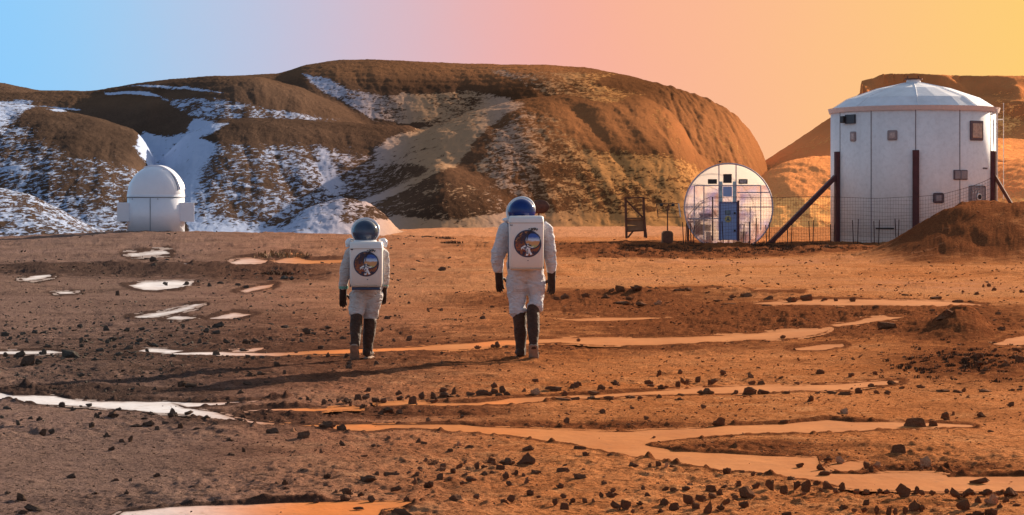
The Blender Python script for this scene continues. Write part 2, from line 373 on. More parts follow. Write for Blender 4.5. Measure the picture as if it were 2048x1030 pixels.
tone = np.clip(.3+1.1*bell(pxg, pyg, 1500, 550, 900, 48)+.5*bell(pxg, pyg, 1900, 560, 300, 60), 0, 1)
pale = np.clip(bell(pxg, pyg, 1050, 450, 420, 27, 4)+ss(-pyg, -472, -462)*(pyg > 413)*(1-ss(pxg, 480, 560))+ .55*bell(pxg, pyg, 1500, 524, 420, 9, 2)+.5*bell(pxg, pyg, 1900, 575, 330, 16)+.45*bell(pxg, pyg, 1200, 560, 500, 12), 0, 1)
G = grid_mesh('ground', Xg, Yg, Zg, gmat(), {'side_tint': side_tint, 'dark': DZ, 'tone': tone, 'pale': pale, 'side_tint2': ss(pxg, 420, 800)}); tag(G, kind='structure')
def ground_z(x, y):
    X = np.array([[x]]); Y = np.array([[y]]); px = X/Y*F+1024; py = HZ+EYE*F/Y
    return float((base_h(X, Y))[0, 0])
def ground_zs(x, y): return base_h(np.asarray(x, float), np.asarray(y, float))
def snow_mat():
    m = Mat('trodden_snow', .95, 0.02); du, st = m.attr('side_tint'), m.attr('stain')
    n = m.noise(1.2, 5, .6, stretch=(1, .5, 1)); n2 = m.noise(9, 5, .7)
    a = m.mix(m.rng(n, .35, .65), g(.55, .53, .54), g(.68, .67, .69)); b = m.mix(m.rng(n, .35, .65), g(.41, .140, .042), g(.51, .195, .064))
    c = m.mix(du, a, b); c = m.mix(st, c, g(.66, .20, .050)); c = m.mix(m.rng(n2, .56, .70, 0, .5), c, g(.24, .11, .055)); c = m.mix(m.rng(m.noise(.8, 5, .65), .5, .72, 0, .35), c, g(.30, .13, .06)); e = m.math('ADD', m.attr('edge'), m.math('MULTIPLY', m.math('SUBTRACT', m.noise(3.5, 7, .75), .5), 38.0))
    c = m.mix(m.rng(e, 9, -3, 0, .8), c, m.mix(du, g(.20, .14, .115), g(.36, .125, .035))); m.col(c)
    m.bump(m.noise(6, 5, .6), .35, .03); return m.m
SM = snow_mat()
SHEET = Bz-0.006-0.004*ss(Yg, 20, 60)
snow_tint = ss(pxg, 330, 640)  # same left-to-right blend for the snow strips
stain = np.clip(.85*bell(pxg, pyg, 735, 700, 90, 30, 4)+.8*bell(pxg, pyg, 1000, 690, 60, 14, 4)+.8*bell(pxg, pyg, 735, 852, 50, 10)+.75*bell(pxg, pyg, 1000, 803, 40, 8)+.35*bell(pxg, pyg, 1000, 864, 60, 10)+.7*bell(pxg, pyg, 600, 1020, 240, 20)+.7*bell(pxg, pyg, 640, 820, 80, 5), 0, 1)
for ki, (k, P) in enumerate(SNOW.items()):
    A = np.array(P); sub = (OWN == ki) & (pxg > A[:, 0].min()-20) & (pxg < A[:, 0].max()+20) & (pyg > A[:, 1].min()-5) & (pyg < A[:, 1].max()+5) & (Yg > 5) & (SD > -12)
    if sub.any():
        rr = np.where(sub.any(1))[0]; cc = np.where(sub.any(0))[0]; sl_ = (slice(rr[0], rr[-1]+1), slice(cc[0], cc[-1]+1))
        o = grid_mesh('snow', Xg[sl_], Yg[sl_], SHEET[sl_], SM, {'side_tint': snow_tint[sl_], 'stain': stain[sl_], 'edge': SD[sl_]}, sub[sl_]); tag(o, kind='structure')
# ------------------------------------------------------------ hills
def crest(px, pts):
    return np.interp(px, [p[0] for p in pts], [p[1] for p in pts])
LAY = [ # crest pixels, distance, front width, back width, curve
 dict(p=[(-700,140),(-300,150),(0,161),(75,177),(180,179),(300,160),(430,149),(560,143),(610,126),(680,116),(750,115),(900,122),(1000,125),(1100,126),(1180,132),(1260,148),(1350,172),(1420,196),(1470,225),(1500,258),(1525,298),(1540,345),(1560,430),(1600,480)], d=300, f=75, b=120, e=1.5),
 dict(p=[(-300,200),(0,185),(180,181),(300,160),(430,149),(520,151),(600,172),(680,212),(740,246),(800,275),(880,330),(950,400),(1000,480)], d=268, f=50, b=25, e=1.7),
 dict(p=[(250,480),(290,400),(320,320),(370,270),(430,241),(500,234),(600,238),(740,247),(820,250),(850,268),(890,310),(950,370),(1080,440),(1120,480)], d=232, f=52, b=12, e=1.6),
 dict(p=[(-500,190),(-150,190),(0,204),(100,214),(200,236),(275,262),(300,300),(330,380),(360,480)], d=236, f=60, b=12, e=1.6),
 dict(p=[(-300,370),(-100,372),(0,378),(60,392),(130,428),(180,462),(225,490)], d=168, f=26, b=12, e=1.5),
 dict(p=[(560,486),(640,442),(720,408),(800,374),(860,340),(880,334),(905,340),(960,362),(1010,384),(1050,412),(1090,445),(1150,486)], d=190, f=24, b=30, e=1.5),
 dict(p=[(520,490),(570,450),(620,418),(690,400),(740,412),(775,440),(800,480)], d=160, f=18, b=14, e=1.6),
 dict(p=[(700,440),(760,360),(830,278),(890,248),(950,226),(1020,207),(1100,196),(1200,187),(1280,194),(1335,222),(1368,258),(1385,300),(1412,325),(1440,345),(1480,385),(1530,440),(1560,480)], d=240, f=62, b=20, e=1.7),
]
LAYR = [
 dict(p=[(1430,420),(1480,370),(1530,322),(1600,276),(1660,236),(1700,205),(1720,186),(1722,163),(1740,158),(1765,149),(1830,147),(1900,151),(2048,152),(2400,150)], d=350, f=190, b=60, e=1.15, cliff=True),
 dict(p=[(1400,480),(1470,400),(1530,348),(1570,326),(1620,316),(1680,316),(1740,340),(1800,420),(1840,480)], d=210, f=40, b=30, e=1.7),
 dict(p=[(1900,470),(1960,345),(2000,332),(2048,318),(2400,300)], d=230, f=50, b=40, e=1.5),
]
def hill_grid(name, layers, u0, u1, nu, y0, y1, ny, mat, attrf):
    u = np.linspace(u0, u1, nu); yy = np.linspace(0, 1, ny)**1.15*(y1-y0)+y0
    Y = np.repeat(yy[:, None], nu, 1); X = u[None, :]*Y; Z = np.full(X.shape, -2.5)
    for i, L in enumerate(layers):
        wx = 14*fbm(X*.018, Y*.018, 100+i, 3)
        dd = L['d']+10*fbm(X*.02, Y*0+i*3.3, 120+i, 3)
        px = X/Y*F+1024 + wx*ss(L['d']-Y, 3, L['f'])*4
        yc = crest(px, L['p']); yc = (yc+crest(px-9, L['p'])+crest(px+9, L['p']))/3 if not L.get('cliff') else yc
        h = EYE+(HZ-yc)/F*dd+2.2+.25
        t = np.clip((dd-Y)/L['f'], 0, 1.3)
        if L.get('cliff'):
            q_ = t+.035*fbm(X*.10, Y*.05, 9, 3); cl = 0.10*ss(q_, 0.0, 0.04)+0.12*ss(q_, .06, .10)+.08*ss(q_, .12, .19); cl = np.where(px < 1725, cl*.2, cl)
            front = 1-cl-(1-cl)*np.clip(t/1.0, 0, 1)**0.9
            front = np.clip(front, 0, 1)
        else: front = np.clip(1-t**L['e'], 0, 1)
        back = np.clip(1-((Y-dd)/L['b'])**2*.5, 0, 1)
        prof = np.where(Y < dd, front, back)
        z = h*prof
        # gullies running down the face
        fl = ss(t, .05, .4)*(1-ss(t, .9, 1.15))
        rid = 1-np.abs(fbm(X*.055+.012*Y, Y*.010, 140+i, 3))*2
        z = z-fl*(0.40*ss(fbm(X*.02, Y*.02, 150+i, 2), -.3, .4)*rid**2)*np.clip(h/14, .15, 1.0)
        rid2 = 1-np.abs(fbm(X*.22+.03*Y, Y*.03, 170+i, 3))*2
        z = z-fl*0.12*rid2*np.clip(h/10, .2, 1)
        z = z-2.2; Z = .5*(Z+z+np.sqrt((Z-z)**2+.9))-.08
    pxx = X/Y*F+1024
    Z = Z+0.06*fbm(X*.35, Y*.35, 200, 4, .6)+0.045*fbm(X*1.6, Y*1.2, 210, 3, .6)
    blf = ss(pxx, 1290, 1340)*(1-ss(pxx, 1530, 1560))*(layers is LAY)
    Z = Z+blf*0.3*(np.abs(fbm(X*.5, Y*.06, 220, 3))*1.2-.3)*ss(Z, 2, 6)
    Z = Z+0.045*fbm(X*.03, Z*1.6, 230, 2)*ss(Z, 2, 6)
    PY = HZ-(Z-EYE)/Y*F
    o = grid_mesh(name, X, Y, Z, mat, attrf(X, Y, Z, pxx, PY)); tag(o, kind='structure'); return o
def hmat(nm):
    m = Mat(nm, 1.0, 0.0)
    du, sn, tn = m.attr('side_tint'), m.attr('snow'), m.attr('tone')
    nb = m.noise(0.05, 5, .6); n1 = m.noise(0.5, 6, .62, stretch=(1, .8, 1.6)); n2 = m.noise(1.7, 6, .74, stretch=(.8, .5, 2.1), dist=.7, rot=(0, .30, 0)); n3 = m.noise(4, 5, .7)
    nc = m.noise(0.16, 5, .65, stretch=(1, .6, 1.3))
    bl = m.mix(m.rng(nb, .35, .65), g(.062, .041, .031), g(.130, .083, .059)); br = m.mix(m.rng(nb, .35, .65), g(.085, .038, .018), g(.175, .072, .031))
    bare = m.mix(du, bl, br)
    bare = m.mix(m.rng(n3, .45, .7, 0, .55), bare, m.mix(du, g(.035, .025, .02), g(.08, .030, .012)))
    bare = m.mix(m.rng(tn, 0, 1, 0, .9), bare, m.mix(du, g(.185, .105, .060), g(.42, .165, .064)))
    snl = m.mix(du, g(.39, .47, .65), g(.47, .215, .075))  # left snow colour has the blue of shaded snow painted in
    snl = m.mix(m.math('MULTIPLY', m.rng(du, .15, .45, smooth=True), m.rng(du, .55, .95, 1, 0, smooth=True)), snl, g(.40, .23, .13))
    ch = m.math('ADD', m.math('MULTIPLY', n2, .72), m.math('ADD', m.math('MULTIPLY', n1, .25), m.math('MULTIPLY', nc, .23)))
    thr = m.rng(sn, 0, 1, .80, .485)
    f = m.math('SMOOTH_MIN', 1.0, 1.0, 0.0)
    f = m.rng(m.math('SUBTRACT', ch, thr), -.012, .016)
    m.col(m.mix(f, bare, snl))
    lay = m.noise(1.2, 3, .6, stretch=(.05, .05, 1.6))
    h = m.math('ADD', m.math('ADD', m.math('MULTIPLY', m.noise(2.2, 6, .7), .6), m.math('MULTIPLY', n3, .25)), m.math('MULTIPLY', lay, .25))
    h = m.math('ADD', m.math('MULTIPLY', h, m.rng(f, 0, 1, 1.0, .35)), m.math('MULTIPLY', f, .12)); m.bump(h, 0.8, 0.30)
    return m.m
ZONES = [ # (polygon in photo pixels, snow amount, edge softness)
 ([(-700,250),(0,228),(60,250),(140,300),(250,325),(300,345),(270,480),(-700,500)], .56, 30),
 ([(-700,200),(0,198),(50,194),(92,202),(60,214),(40,235),(0,260),(-700,260)], .78, 10),
 ([(85,215),(160,216),(165,221),(100,222)], 1.0, 4),
 ([(0,320),(140,380),(240,420),(250,480),(-300,500),(-300,300)], .63, 30),
 ([(385,238),(465,243),(430,258),(400,268),(430,290),(500,330),(480,370),(500,430),(500,470),(380,475),(372,380),(300,345),(262,290),(290,265),(330,272),(372,262)], 1.0, 9),
 ([(420,280),(560,285),(740,300),(860,350),(760,400),(620,430),(540,490),(380,490),(400,380)], .58, 24),
 ([(380,430),(560,450),(560,490),(380,490)], .9, 14),
 ([(200,181),(300,184),(325,193),(215,188)], 1.0, 3),
 ([(245,167),(400,174),(440,181),(300,176)], .95, 4),
 ([(320,196),(420,188),(500,205),(640,232),(700,243),(560,240),(380,234),(340,215)], .62, 8),
 ([(630,292),(650,300),(700,380),(660,390)], .9, 9),
 ([(590,149),(660,156),(690,172),(760,188),(800,240),(740,246),(680,200),(620,168)], .80, 8),
 ([(740,184),(960,184),(1030,194),(990,215),(920,232),(860,244),(760,245)], .72, 8),
 ([(806,180),(850,195),(900,222),(860,242),(790,245),(820,232)], .95, 6),
 ([(880,238),(1000,198),(1050,202),(1010,240),(950,285),(910,335),(870,345),(820,330),(745,330),(745,292),(800,268)], .92, 12),
 ([(1040,215),(1130,235),(1180,290),(1230,318),(1330,296),(1400,322),(1460,370),(1640,480),(1200,480),(1050,400),(930,340),(1000,250)], .66, 22),
 ([(1150,285),(1270,300),(1420,345),(1500,420),(1400,440),(1300,400),(1190,340)], .82, 25),
 ([(1080,330),(1180,330),(1230,410),(1100,415)], .55, 20),
 ([(980,136),(1100,142),(1250,143),(1190,166),(1290,190),(1220,203),(1080,190),(1010,152)], .66, 8),
 ([(1320,190),(1350,240),(1380,300),(1360,310),(1290,240)], .45, 12),
 ([(1380,225),(1440,240),(1530,330),(1400,330)], .42, 12),
 ([(760,350),(900,355),(1010,385),(1060,440),(860,440),(700,440),(640,420)], .47, 14),
 ([(560,470),(700,412),(800,370),(868,332),(880,340),(820,378),(720,420),(640,450)], .95, 6),
 ([(530,485),(610,420),(690,398),(720,485)], .9, 12),
 ([(680,396),(760,415),(795,485),(700,485)], .62, 10),
 ([(500,486),(800,432),(880,436),(1020,424),(1260,428),(1700,440),(1700,560),(500,560)], 1.0, 6),
]
def hill_attr(X, Y, Z, px, py):
    sn = np.zeros(px.shape)
    wx = 14*fbm(X*.09, Y*.05, 300, 3); wy = 7*fbm(X*.08, Y*.05, 310, 3)
    for P, v, soft in ZONES:
        A = np.array(P); m = (px > A[:, 0].min()-60) & (px < A[:, 0].max()+60) & (py > A[:, 1].min()-40) & (py < A[:, 1].max()+40)
        if not m.any(): continue
        w = ss(polysd(px[m]+wx[m], py[m]+wy[m], P, 1.4), -soft, soft); sn[m] = sn[m]*(1-w)+v*w
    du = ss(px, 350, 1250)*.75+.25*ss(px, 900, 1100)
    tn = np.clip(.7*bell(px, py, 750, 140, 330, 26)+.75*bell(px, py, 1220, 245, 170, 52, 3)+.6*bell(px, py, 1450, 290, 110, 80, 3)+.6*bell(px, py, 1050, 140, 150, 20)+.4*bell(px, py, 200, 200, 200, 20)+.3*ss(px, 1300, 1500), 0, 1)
    return {'snow': sn, 'side_tint': du, 'tone': tn}
def mesa_attr(X, Y, Z, px, py):
    sn = .40*bell(px, py, 2010, 250, 60, 50)+.5*bell(px, py, 1600, 300, 90, 60)*0+.25+.25*fbm(X*.05, Y*.04, 330, 3)+.45*(py > 395)
    return {'snow': np.clip(sn, 0, 1), 'side_tint': np.ones(px.shape), 'tone': np.clip(.35+.5*ss(py, 200, 330), 0, 1)}
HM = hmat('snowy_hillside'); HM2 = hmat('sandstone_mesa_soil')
_b = [n for n in HM2.node_tree.nodes if n.type == 'BUMP'][0]; _b.inputs['Distance'].default_value = .45
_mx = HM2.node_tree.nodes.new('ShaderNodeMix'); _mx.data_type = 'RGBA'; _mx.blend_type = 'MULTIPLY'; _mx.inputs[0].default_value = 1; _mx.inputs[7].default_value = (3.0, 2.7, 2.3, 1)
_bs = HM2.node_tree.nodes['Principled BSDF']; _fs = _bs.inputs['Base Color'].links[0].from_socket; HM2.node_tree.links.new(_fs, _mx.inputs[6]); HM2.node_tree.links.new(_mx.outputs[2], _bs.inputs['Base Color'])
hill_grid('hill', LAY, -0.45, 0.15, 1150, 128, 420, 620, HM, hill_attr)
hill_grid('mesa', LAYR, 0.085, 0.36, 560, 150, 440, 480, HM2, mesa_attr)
# ------------------------------------------------------------ object materials
M_white = simple('white_painted_panel', (.66, .66, .70), .5, .4, .05, 1.2, .15, 4, bd=.02)
M_wall = Mat('weathered_white_wall', .65, .3)
_f = M_wall.noise(.8, 6, .65, stretch=(1, 1, .25)); _g = M_wall.noise(5, 4, .6)
M_wall.col(M_wall.mix(M_wall.rng(_g, .45, .75, 0, .35), M_wall.mix(M_wall.rng(_f, .3, .7), g(.74, .72, .73), g(.86, .84, .85)), g(.50, .47, .47))); M_wall.bump(_g, .2, .02); M_wall = M_wall.m
M_seam = simple('seam_sealant', (.22, .20, .22), .8)
M_roof = simple('white_roof_membrane', (.74, .74, .78), .7, .3, .10, 1.5, .3, 3, bd=.03)
M_rim = simple('pale_eave_band', (.62, .52, .50), .7, .3, .06)
M_maroon = simple('maroon_steel', (.085, .022, .026), .55, .4, .25, 3, .2, 20)
M_wood = simple('weathered_timber', (.16, .07, .045), .85, .2, .35, 5, .4, 25)
M_dark = simple('dark_opening', (.018, .014, .02), .35, .5, .2)
M_blk = simple('black_metal', (.02, .018, .02), .5, .4, .2)
M_wframe = simple('grey_window_surround', (.28, .24, .25), .6, .3, .12)
M_wframe2 = simple('dark_window_surround', (.12, .085, .10), .6, .3, .12)
M_glassin = simple('curtained_glass', (.42, .32, .30), .12, .6, .3, 12)
M_glasswarm = simple('tan_reflecting_glass', (.40, .24, .15), .1, .7, .3, 7)
M_wire = simple('rusty_wire', (.085, .04, .03), .8, .2, .3)
M_rebar = simple('rusted_stake', (.06, .03, .028), .8, .2, .3)
M_pipe = simple('white_pipe', (.7, .66, .62), .5)
M_blue = simple('blue_painted_door', (.26, .34, .58), .55, .3, .08, 3)
M_blue2 = simple('pale_blue_panel', (.32, .42, .68), .5, .3, .08, 3)
M_gframe = simple('greenhouse_rib', (.52, .43, .47), .6, .3, .12)
M_teal = simple('pale_teal_strip', (.42, .55, .58), .6)
M_yel = simple('yellow_sign_paint', (.52, .44, .18), .6)
M_paper = simple('grey_notice', (.10, .14, .20), .6)
M_dish = simple('brown_dish', (.13, .058, .04), .7)
M_obs = simple('white_gelcoat', (.72, .76, .86), .28, .5, .03, 2)
M_obsd = simple('dark_gasket', (.10, .13, .17), .6)
M_ply = simple('dusty_plywood', (.30, .15, .08), .85, .2, .2, 4)
# ------------------------------------------------------------ the white two-storey tower
HC = (1827-1024)/F*107.0; HR = 4.28; HYc = 107.0
hab = empty('cylindrical_habitat', (HC, HYc, 0.0), -math.atan2(HC, HYc), 'large white two-storey cylindrical tower with shallow cone roof and maroon legs', 'habitat building')
def onwall(px, py, off=0.0, R=HR):          # local point on the tower's wall seen at a pixel
    th = math.asin(max(-1, min(1, (px-1827)/165.0))); Y = HYc-R*math.cos(th)
    z = EYE-(py-HZ)/F*Y
    return Vector((math.sin(th)*(R+off), -math.cos(th)*(R+off), z)), th
def wallM(th): return Matrix.Rotation(th, 3, 'Z')
ztop = EYE-(218-HZ)/F*(HYc-HR*.5)
m = MB(); bmesh.ops.create_cone(m.bm, cap_ends=True, segments=96, radius1=HR, radius2=HR, depth=ztop+0.5, matrix=Matrix.Translation((0, 0, (ztop-0.5)/2)))
m.build('wall', M_wall, hab, True).data.polygons.foreach_set('use_smooth', [len(p.vertices) == 4 for p in hab.children[0].data.polygons])
m = MB()
for px in (1684, 1746, 1831, 1915, 1975):
    p, th = onwall(px, 300); m.box((p.x, p.y, (ztop)/2), (.045, .03, ztop), wallM(th))
m.build('panel_seams', M_seam, hab)
# roof: faceted cone, eave band and hatch
zap = EYE-(166-HZ)/F*HYc; NR = 24
m = MB(); rings = []
for r, z in ((HR+.10, ztop), (HR*.80, ztop+(zap-ztop)*.42), (HR*.45, ztop+(zap-ztop)*.78), (.42, zap)):
    rings.append([m.bm.verts.new((r*math.sin(2*PI*i/NR+.05), -r*math.cos(2*PI*i/NR+.05), z)) for i in range(NR)])
for A, B in zip(rings[:-1], rings[1:]):
    for i in range(NR): m.bm.faces.new((A[i], A[(i+1) % NR], B[(i+1) % NR], B[i]))
m.bm.faces.new(rings[-1]); m.bm.faces.new(rings[0][::-1])
roof = m.build('roof', M_roof, hab)
m = MB()
for i in range(0, NR, 3):
    a = 2*PI*i/NR+.05
    P = [Vector((r*math.sin(a), -r*math.cos(a), z+.02)) for r, z in ((HR+.1, ztop), (HR*.80, ztop+(zap-ztop)*.42), (HR*.45, ztop+(zap-ztop)*.78), (.42, zap))]
    m.tube(P, .014, 5)
m.build('roof_seam', M_roof, roof)
m = MB(); bmesh.ops.create_cone(m.bm, cap_ends=True, segments=20, radius1=.40, radius2=.34, depth=.24, matrix=Matrix.Translation((0, 0, zap+.06)))
m.build('roof_hatch', M_roof, roof)
m = MB(); bmesh.ops.create_cone(m.bm, cap_ends=True, segments=20, radius1=.46, radius2=.46, depth=.07, matrix=Matrix.Translation((0, 0, zap+.20)))
for a in (-.3, .25): m.bar((a, -.1, zap+.2), (a, -.1, zap+.36), .03)
m.build('hatch_cap', M_wood, roof)
m = MB()
bmesh.ops.create_cone(m.bm, cap_ends=True, segments=96, radius1=HR+.07, radius2=HR+.14, depth=.24, matrix=Matrix.Translation((0, 0, ztop-.02)))
m.build('eave_band', M_rim, hab)
def window(px, py, w, h, frame, glass, fr=.09, bev=.07, name='window'):
    p, th = onwall(px, py, .02); R = wallM(th)
    mm = MB().box(p, (w, .09, h), R, bev); f = mm.build(name, frame, hab)
    q, _ = onwall(px, py, .07); mm = MB().box(q, (w-2*fr, .03, h-2*fr), R, .02); mm.build('pane', glass, f)
    return f
window(1711, 272, .40, .50, M_wframe, M_glassin); window(1787, 270, .50, .50, M_wframe, M_glassin, .11)
window(1947, 262, .95, 1.0, M_wframe2, M_glasswarm, .13, .05)
window(1874, 396, .54, .52, M_wframe2, M_wframe, .12, .1)
f = window(1916, 350, .80, .50, M_wframe2, M_wframe, .05, .03, 'vent_box')
p, th = onwall(1916, 350, .10); MB().box(p, (.05, .04, .46), wallM(th)).build('mullion', M_seam, f)
# dark hole with box at upper left
p, th = onwall(1706, 237, .02); R = wallM(th); MB().box(p, (.72, .14, .46), R).build('dark_vent', M_dark, hab)
p, th = onwall(1694, 238, .12); MB().box(p, (.30, .2, .36), wallM(th), .04).build('vent_hood', M_blk, hab)
# round-cornered port with an oval light near the mound
f = window(1948, 388, 1.15, .84, M_wframe, M_wframe, .08, .12, 'port_cover')
p, th = onwall(1949, 394, .12)
MB().torus(p, .15, .04, wallM(th) @ Matrix.Rotation(PI/2, 3, 'X'), 24, 8).build('port_ring', M_pipe, f)
MB().ball(p+Vector((0, .03, 0)), .13, 2, (1, .4, 1.1)).build('port_glass', M_dark, f)
for k in range(3):
    p, th = onwall(1938+k*5, 384, .12); MB().box(p, (.03, .02, .16), wallM(th) @ Matrix.Rotation(.3, 3, 'Y')).build('port_mark', M_pipe, f)
# small dark lettering plate
p, th = onwall(1964, 337, .015); m = MB()
for k in range(6):
    q = p+wallM(th) @ Vector(((k-2.5)*.075, 0, 0)); m.box(q, (.045, .01, .07+.02*(k % 2)), wallM(th)); 
m.build('lettering', M_wframe2, hab)
p, th = onwall(1773, 457, .05); MB().box(p, (.95, .06, .07), wallM(th)).build('step_bar', M_blk, hab)
# legs and slanting struts
zl = EYE-(300-HZ)/F*(HYc-HR)
for ang in (-62, 1.5, 66, 122, 180, 240):
    a = math.radians(ang); d = Vector((math.sin(a), -math.cos(a), 0)); R = Matrix.Rotation(a, 3, 'Z')
    m = MB(); m.box(d*(HR+.10)+Vector((0, 0, zl/2-.2)), (.33, .2, zl+.4), R, .02)
    m.box(d*(HR+.215)+Vector((0, 0, zl/2-.2)), (.16, .03, zl+.36), R)
    lg = m.build('leg', M_maroon, hab)
    if ang in (-62, 66):
        top = d*(HR+.18)+Vector((0, 0, 3.35)); bot = d*(HR+(3.9 if ang < 0 else 2.3))+Vector((0, 0, -.1))
        MB().bar(top, bot, .11 if ang < 0 else .08, sq=True).build('strut', M_maroon if ang < 0 else M_wood, hab)
# drain pipe on the right side
a = math.radians(72); d = Vector((math.sin(a), -math.cos(a), 0))
MB().tube([d*(HR+.12)+Vector((0, 0, ztop)), d*(HR+.12)+Vector((0, 0, .3))], .05).build('drain_pipe', M_pipe, hab)
a = math.radians(84); d = Vector((math.sin(a), -math.cos(a), 0))
MB().tube([d*(HR+.3)+Vector((0, 0, ztop+.35)), d*(HR+.3)+Vector((0, 0, 2.2))], .018).bar(d*(HR)+Vector((0, 0, ztop-.5)), d*(HR+.3)+Vector((0, 0, ztop-.5)), .03).build('antenna_mast', M_pipe, hab)
# ------------------------------------------------------------ the round greenhouse
GYd = 104.5; gs = GYd/F
gcx = (1457-1024)*gs; gcz = EYE-(415-HZ)*gs; GR = 87*gs
gh = empty('greenhouse', (gcx, GYd, 0), -math.atan(433/F), 'round translucent greenhouse with blue door and curved ribs beside the white tower', 'greenhouse')
def GL(px, py, y=0.0): return Vector(((px-1457)*gs, y, EYE-(py-HZ)*gs))
def skin(name, c, tr, rough=.35, trans=.5):
    m = Mat(name, .75, .05); f = m.noise(.8, 3, .5)
    m.col(m.mix(m.rng(f, .35, .65), tuple(v*.85 for v in c)+(1,), c+(1,)))
    tl = m.n('ShaderNodeBsdfTranslucent'); tl.inputs[0].default_value = c+(1,)
    tp = m.n('ShaderNodeBsdfTransparent'); tp.inputs[0].default_value = (.9, .86, .88, 1)
    a = m.n('ShaderNodeMixShader'); a.inputs[0].default_value = trans; b = m.n('ShaderNodeMixShader'); b.inputs[0].default_value = tr
    if 'lower' in name:
        q1, q2 = m.noise(.9, 3, .5), m.noise(1.3, 2, .5, stretch=(1, 1, .7))
        cc = m.mix(m.rng(q1, .42, .6), g(.92, .80, .66), g(.52, .46, .66)); cc = m.mix(m.rng(q2, .5, .64), cc, g(.62, .40, .34)); m.col(cc); m.l(cc, tl.inputs[0])
    o = m.t.nodes['Material Output']
    m.l(m.b.outputs[0], a.inputs[1]); m.l(tl.outputs[0], a.inputs[2]); m.l(a.outputs[0], b.inputs[1]); m.l(tp.outputs[0], b.inputs[2]); m.l(b.outputs[0], o.inputs[0])
    return m.m
M_skin = skin('translucent_polycarbonate', (.92, .86, .80), .35, .35, .85); M_skin2 = skin('opaque_white_gable', (.94, .90, .84), .05, .35, .8); M_skin3 = skin('lower_translucent_sheet', (.90, .78, .74), .45, .35, .8)
GD = 7.0
th0 = math.acos(max(-1, min(1, (0.0-gcz-.1)/GR)))       # where the hull meets the ground
NS = 64
m = MB(); ra = []; rb = []
for i in range(NS+1):
    a = -th0+2*th0*i/NS; ra.append(m.bm.verts.new((GR*math.sin(a), -.16, gcz+GR*math.cos(a)))); rb.append(m.bm.verts.new((GR*math.sin(a), GD, gcz+GR*math.cos(a))))
for i in range(NS): m.bm.faces.new((ra[i], ra[i+1], rb[i+1], rb[i]))
m.bm.faces.new([v for v in rb][::-1])
hull = m.build('hull', M_skin, gh)
def gable(z0, z1, mat, nm):
    mm = MB(); n = 24; L = []; Rr = []
    for i in range(n+1):
        z = z0+(z1-z0)*i/n; w = math.sqrt(max(0, GR**2-(z-gcz)**2))
        L.append((-w, z)); Rr.append((w, z))
    pts = L+Rr[::-1]
    mm.poly([p for k, p in enumerate(pts) if k == 0 or p != pts[k-1]], .02, Matrix.Translation((0, -.01, 0)))
    return mm.build(nm, mat, gh)
zm = EYE-(371-HZ)*gs
gable(zm, gcz+GR-.01, M_skin2, 'upper_gable_panel'); gable(-.1, zm, M_skin3, 'lower_gable_panel')
for y in (-.17, 1.4, 2.8, 4.2, 5.6, GD):
    MB().torus((0, y, gcz), GR+.015, 0.040 if y < 0 else .025, Matrix.Rotation(PI/2, 3, 'X'), 60, 8, PI/2-th0, PI/2+th0).build('hoop_rib', M_gframe, gh)
for (x0, y0, x1, y1) in ((1389, 371, 1521, 371), (1371, 414, 1543, 414), (1376, 437, 1440, 437), (1389, 371, 1389, 462), (1408, 371, 1408, 480), (1438, 328, 1438, 372), (1472, 328, 1472, 372), (1521, 371, 1521, 460), (1438, 372, 1438, 480), (1472, 372, 1472, 404), (1474, 385, 1540, 385), (1500, 414, 1500, 480)):
    MB().bar(GL(x0, y0, -.05), GL(x1, y1, -.05), .028, sq=True).build('gable_strut', M_gframe, gh)
MB().box(GL(1442, 384, -.04), (.16, .03, 2.4*.45), None).build('side_strip', M_teal, gh); MB().box(GL(1468.5, 384, -.04), (.16, .03, 2.4*.45), None).build('side_strip', M_teal, gh)
MB().box(GL(1455, 357, -.06), (17*gs, .06, 18*gs)).build('upper_opening', M_dark, gh)
MB().box(GL(1455, 383, -.06), (18*gs, .05, 20*gs)).build('shutter', M_blue2, gh)
for x, mt in ((1425, M_dark), (1486, M_glassin)):
    v = MB().box(GL(x, 363, -.05), (18*gs, .06, 9.5*gs), None, .01).build('vent', M_blk, gh); MB().box(GL(x, 363, -.09), (14*gs, .02, 6*gs)).build('louvre', mt, v)
dr = MB().box(GL(1457, 443, -.07), (32*gs, .06, 74*gs), None, .015).build('door', M_blue, gh)
for a, b in (((1440, 405), (1440, 481)), ((1474, 405), (1474, 481)), ((1439, 405), (1475, 405))):
    MB().bar(GL(*a, -.09), GL(*b, -.09), .035, sq=True).build('door_frame', simple('blue_grey_trim', (.14, .15, .30), .6), gh)
MB().box(GL(1455.5, 425, -.11), (11*gs, .012, 9*gs)).build('notice', M_paper, dr)
m = MB(); [m.box(GL(1455.5, 421.7+k*2, -.12), (8*gs, .006, .6*gs)) for k in range(4)]; m.build('notice_lines', M_teal, dr)
MB().bar(GL(1456, 438, -.105), GL(1456, 438, -.118), 6.6*gs, 24).build('round_sign', M_yel, dr)
m = MB(); m.bar(GL(1456, 438, -.126), GL(1456, 434, -.126), .03, sq=True); m.bar(GL(1456, 438, -.126), GL(1453, 441, -.126), .03, sq=True); m.bar(GL(1456, 438, -.126), GL(1459, 441, -.126), .03, sq=True); m.build('sign_mark', M_paper, dr)
for hy in (426, 461): MB().box(GL(1469.5, hy, -.13), (.09, .07, .09)).build('hinge', M_blk, dr)
m = MB(); m.bar(GL(1440, 330, .1), GL(1440, 322, .1), .02); m.box(GL(1440, 323, .1), (.12, .1, .08)); m.build('roof_sensor', M_blk, gh)
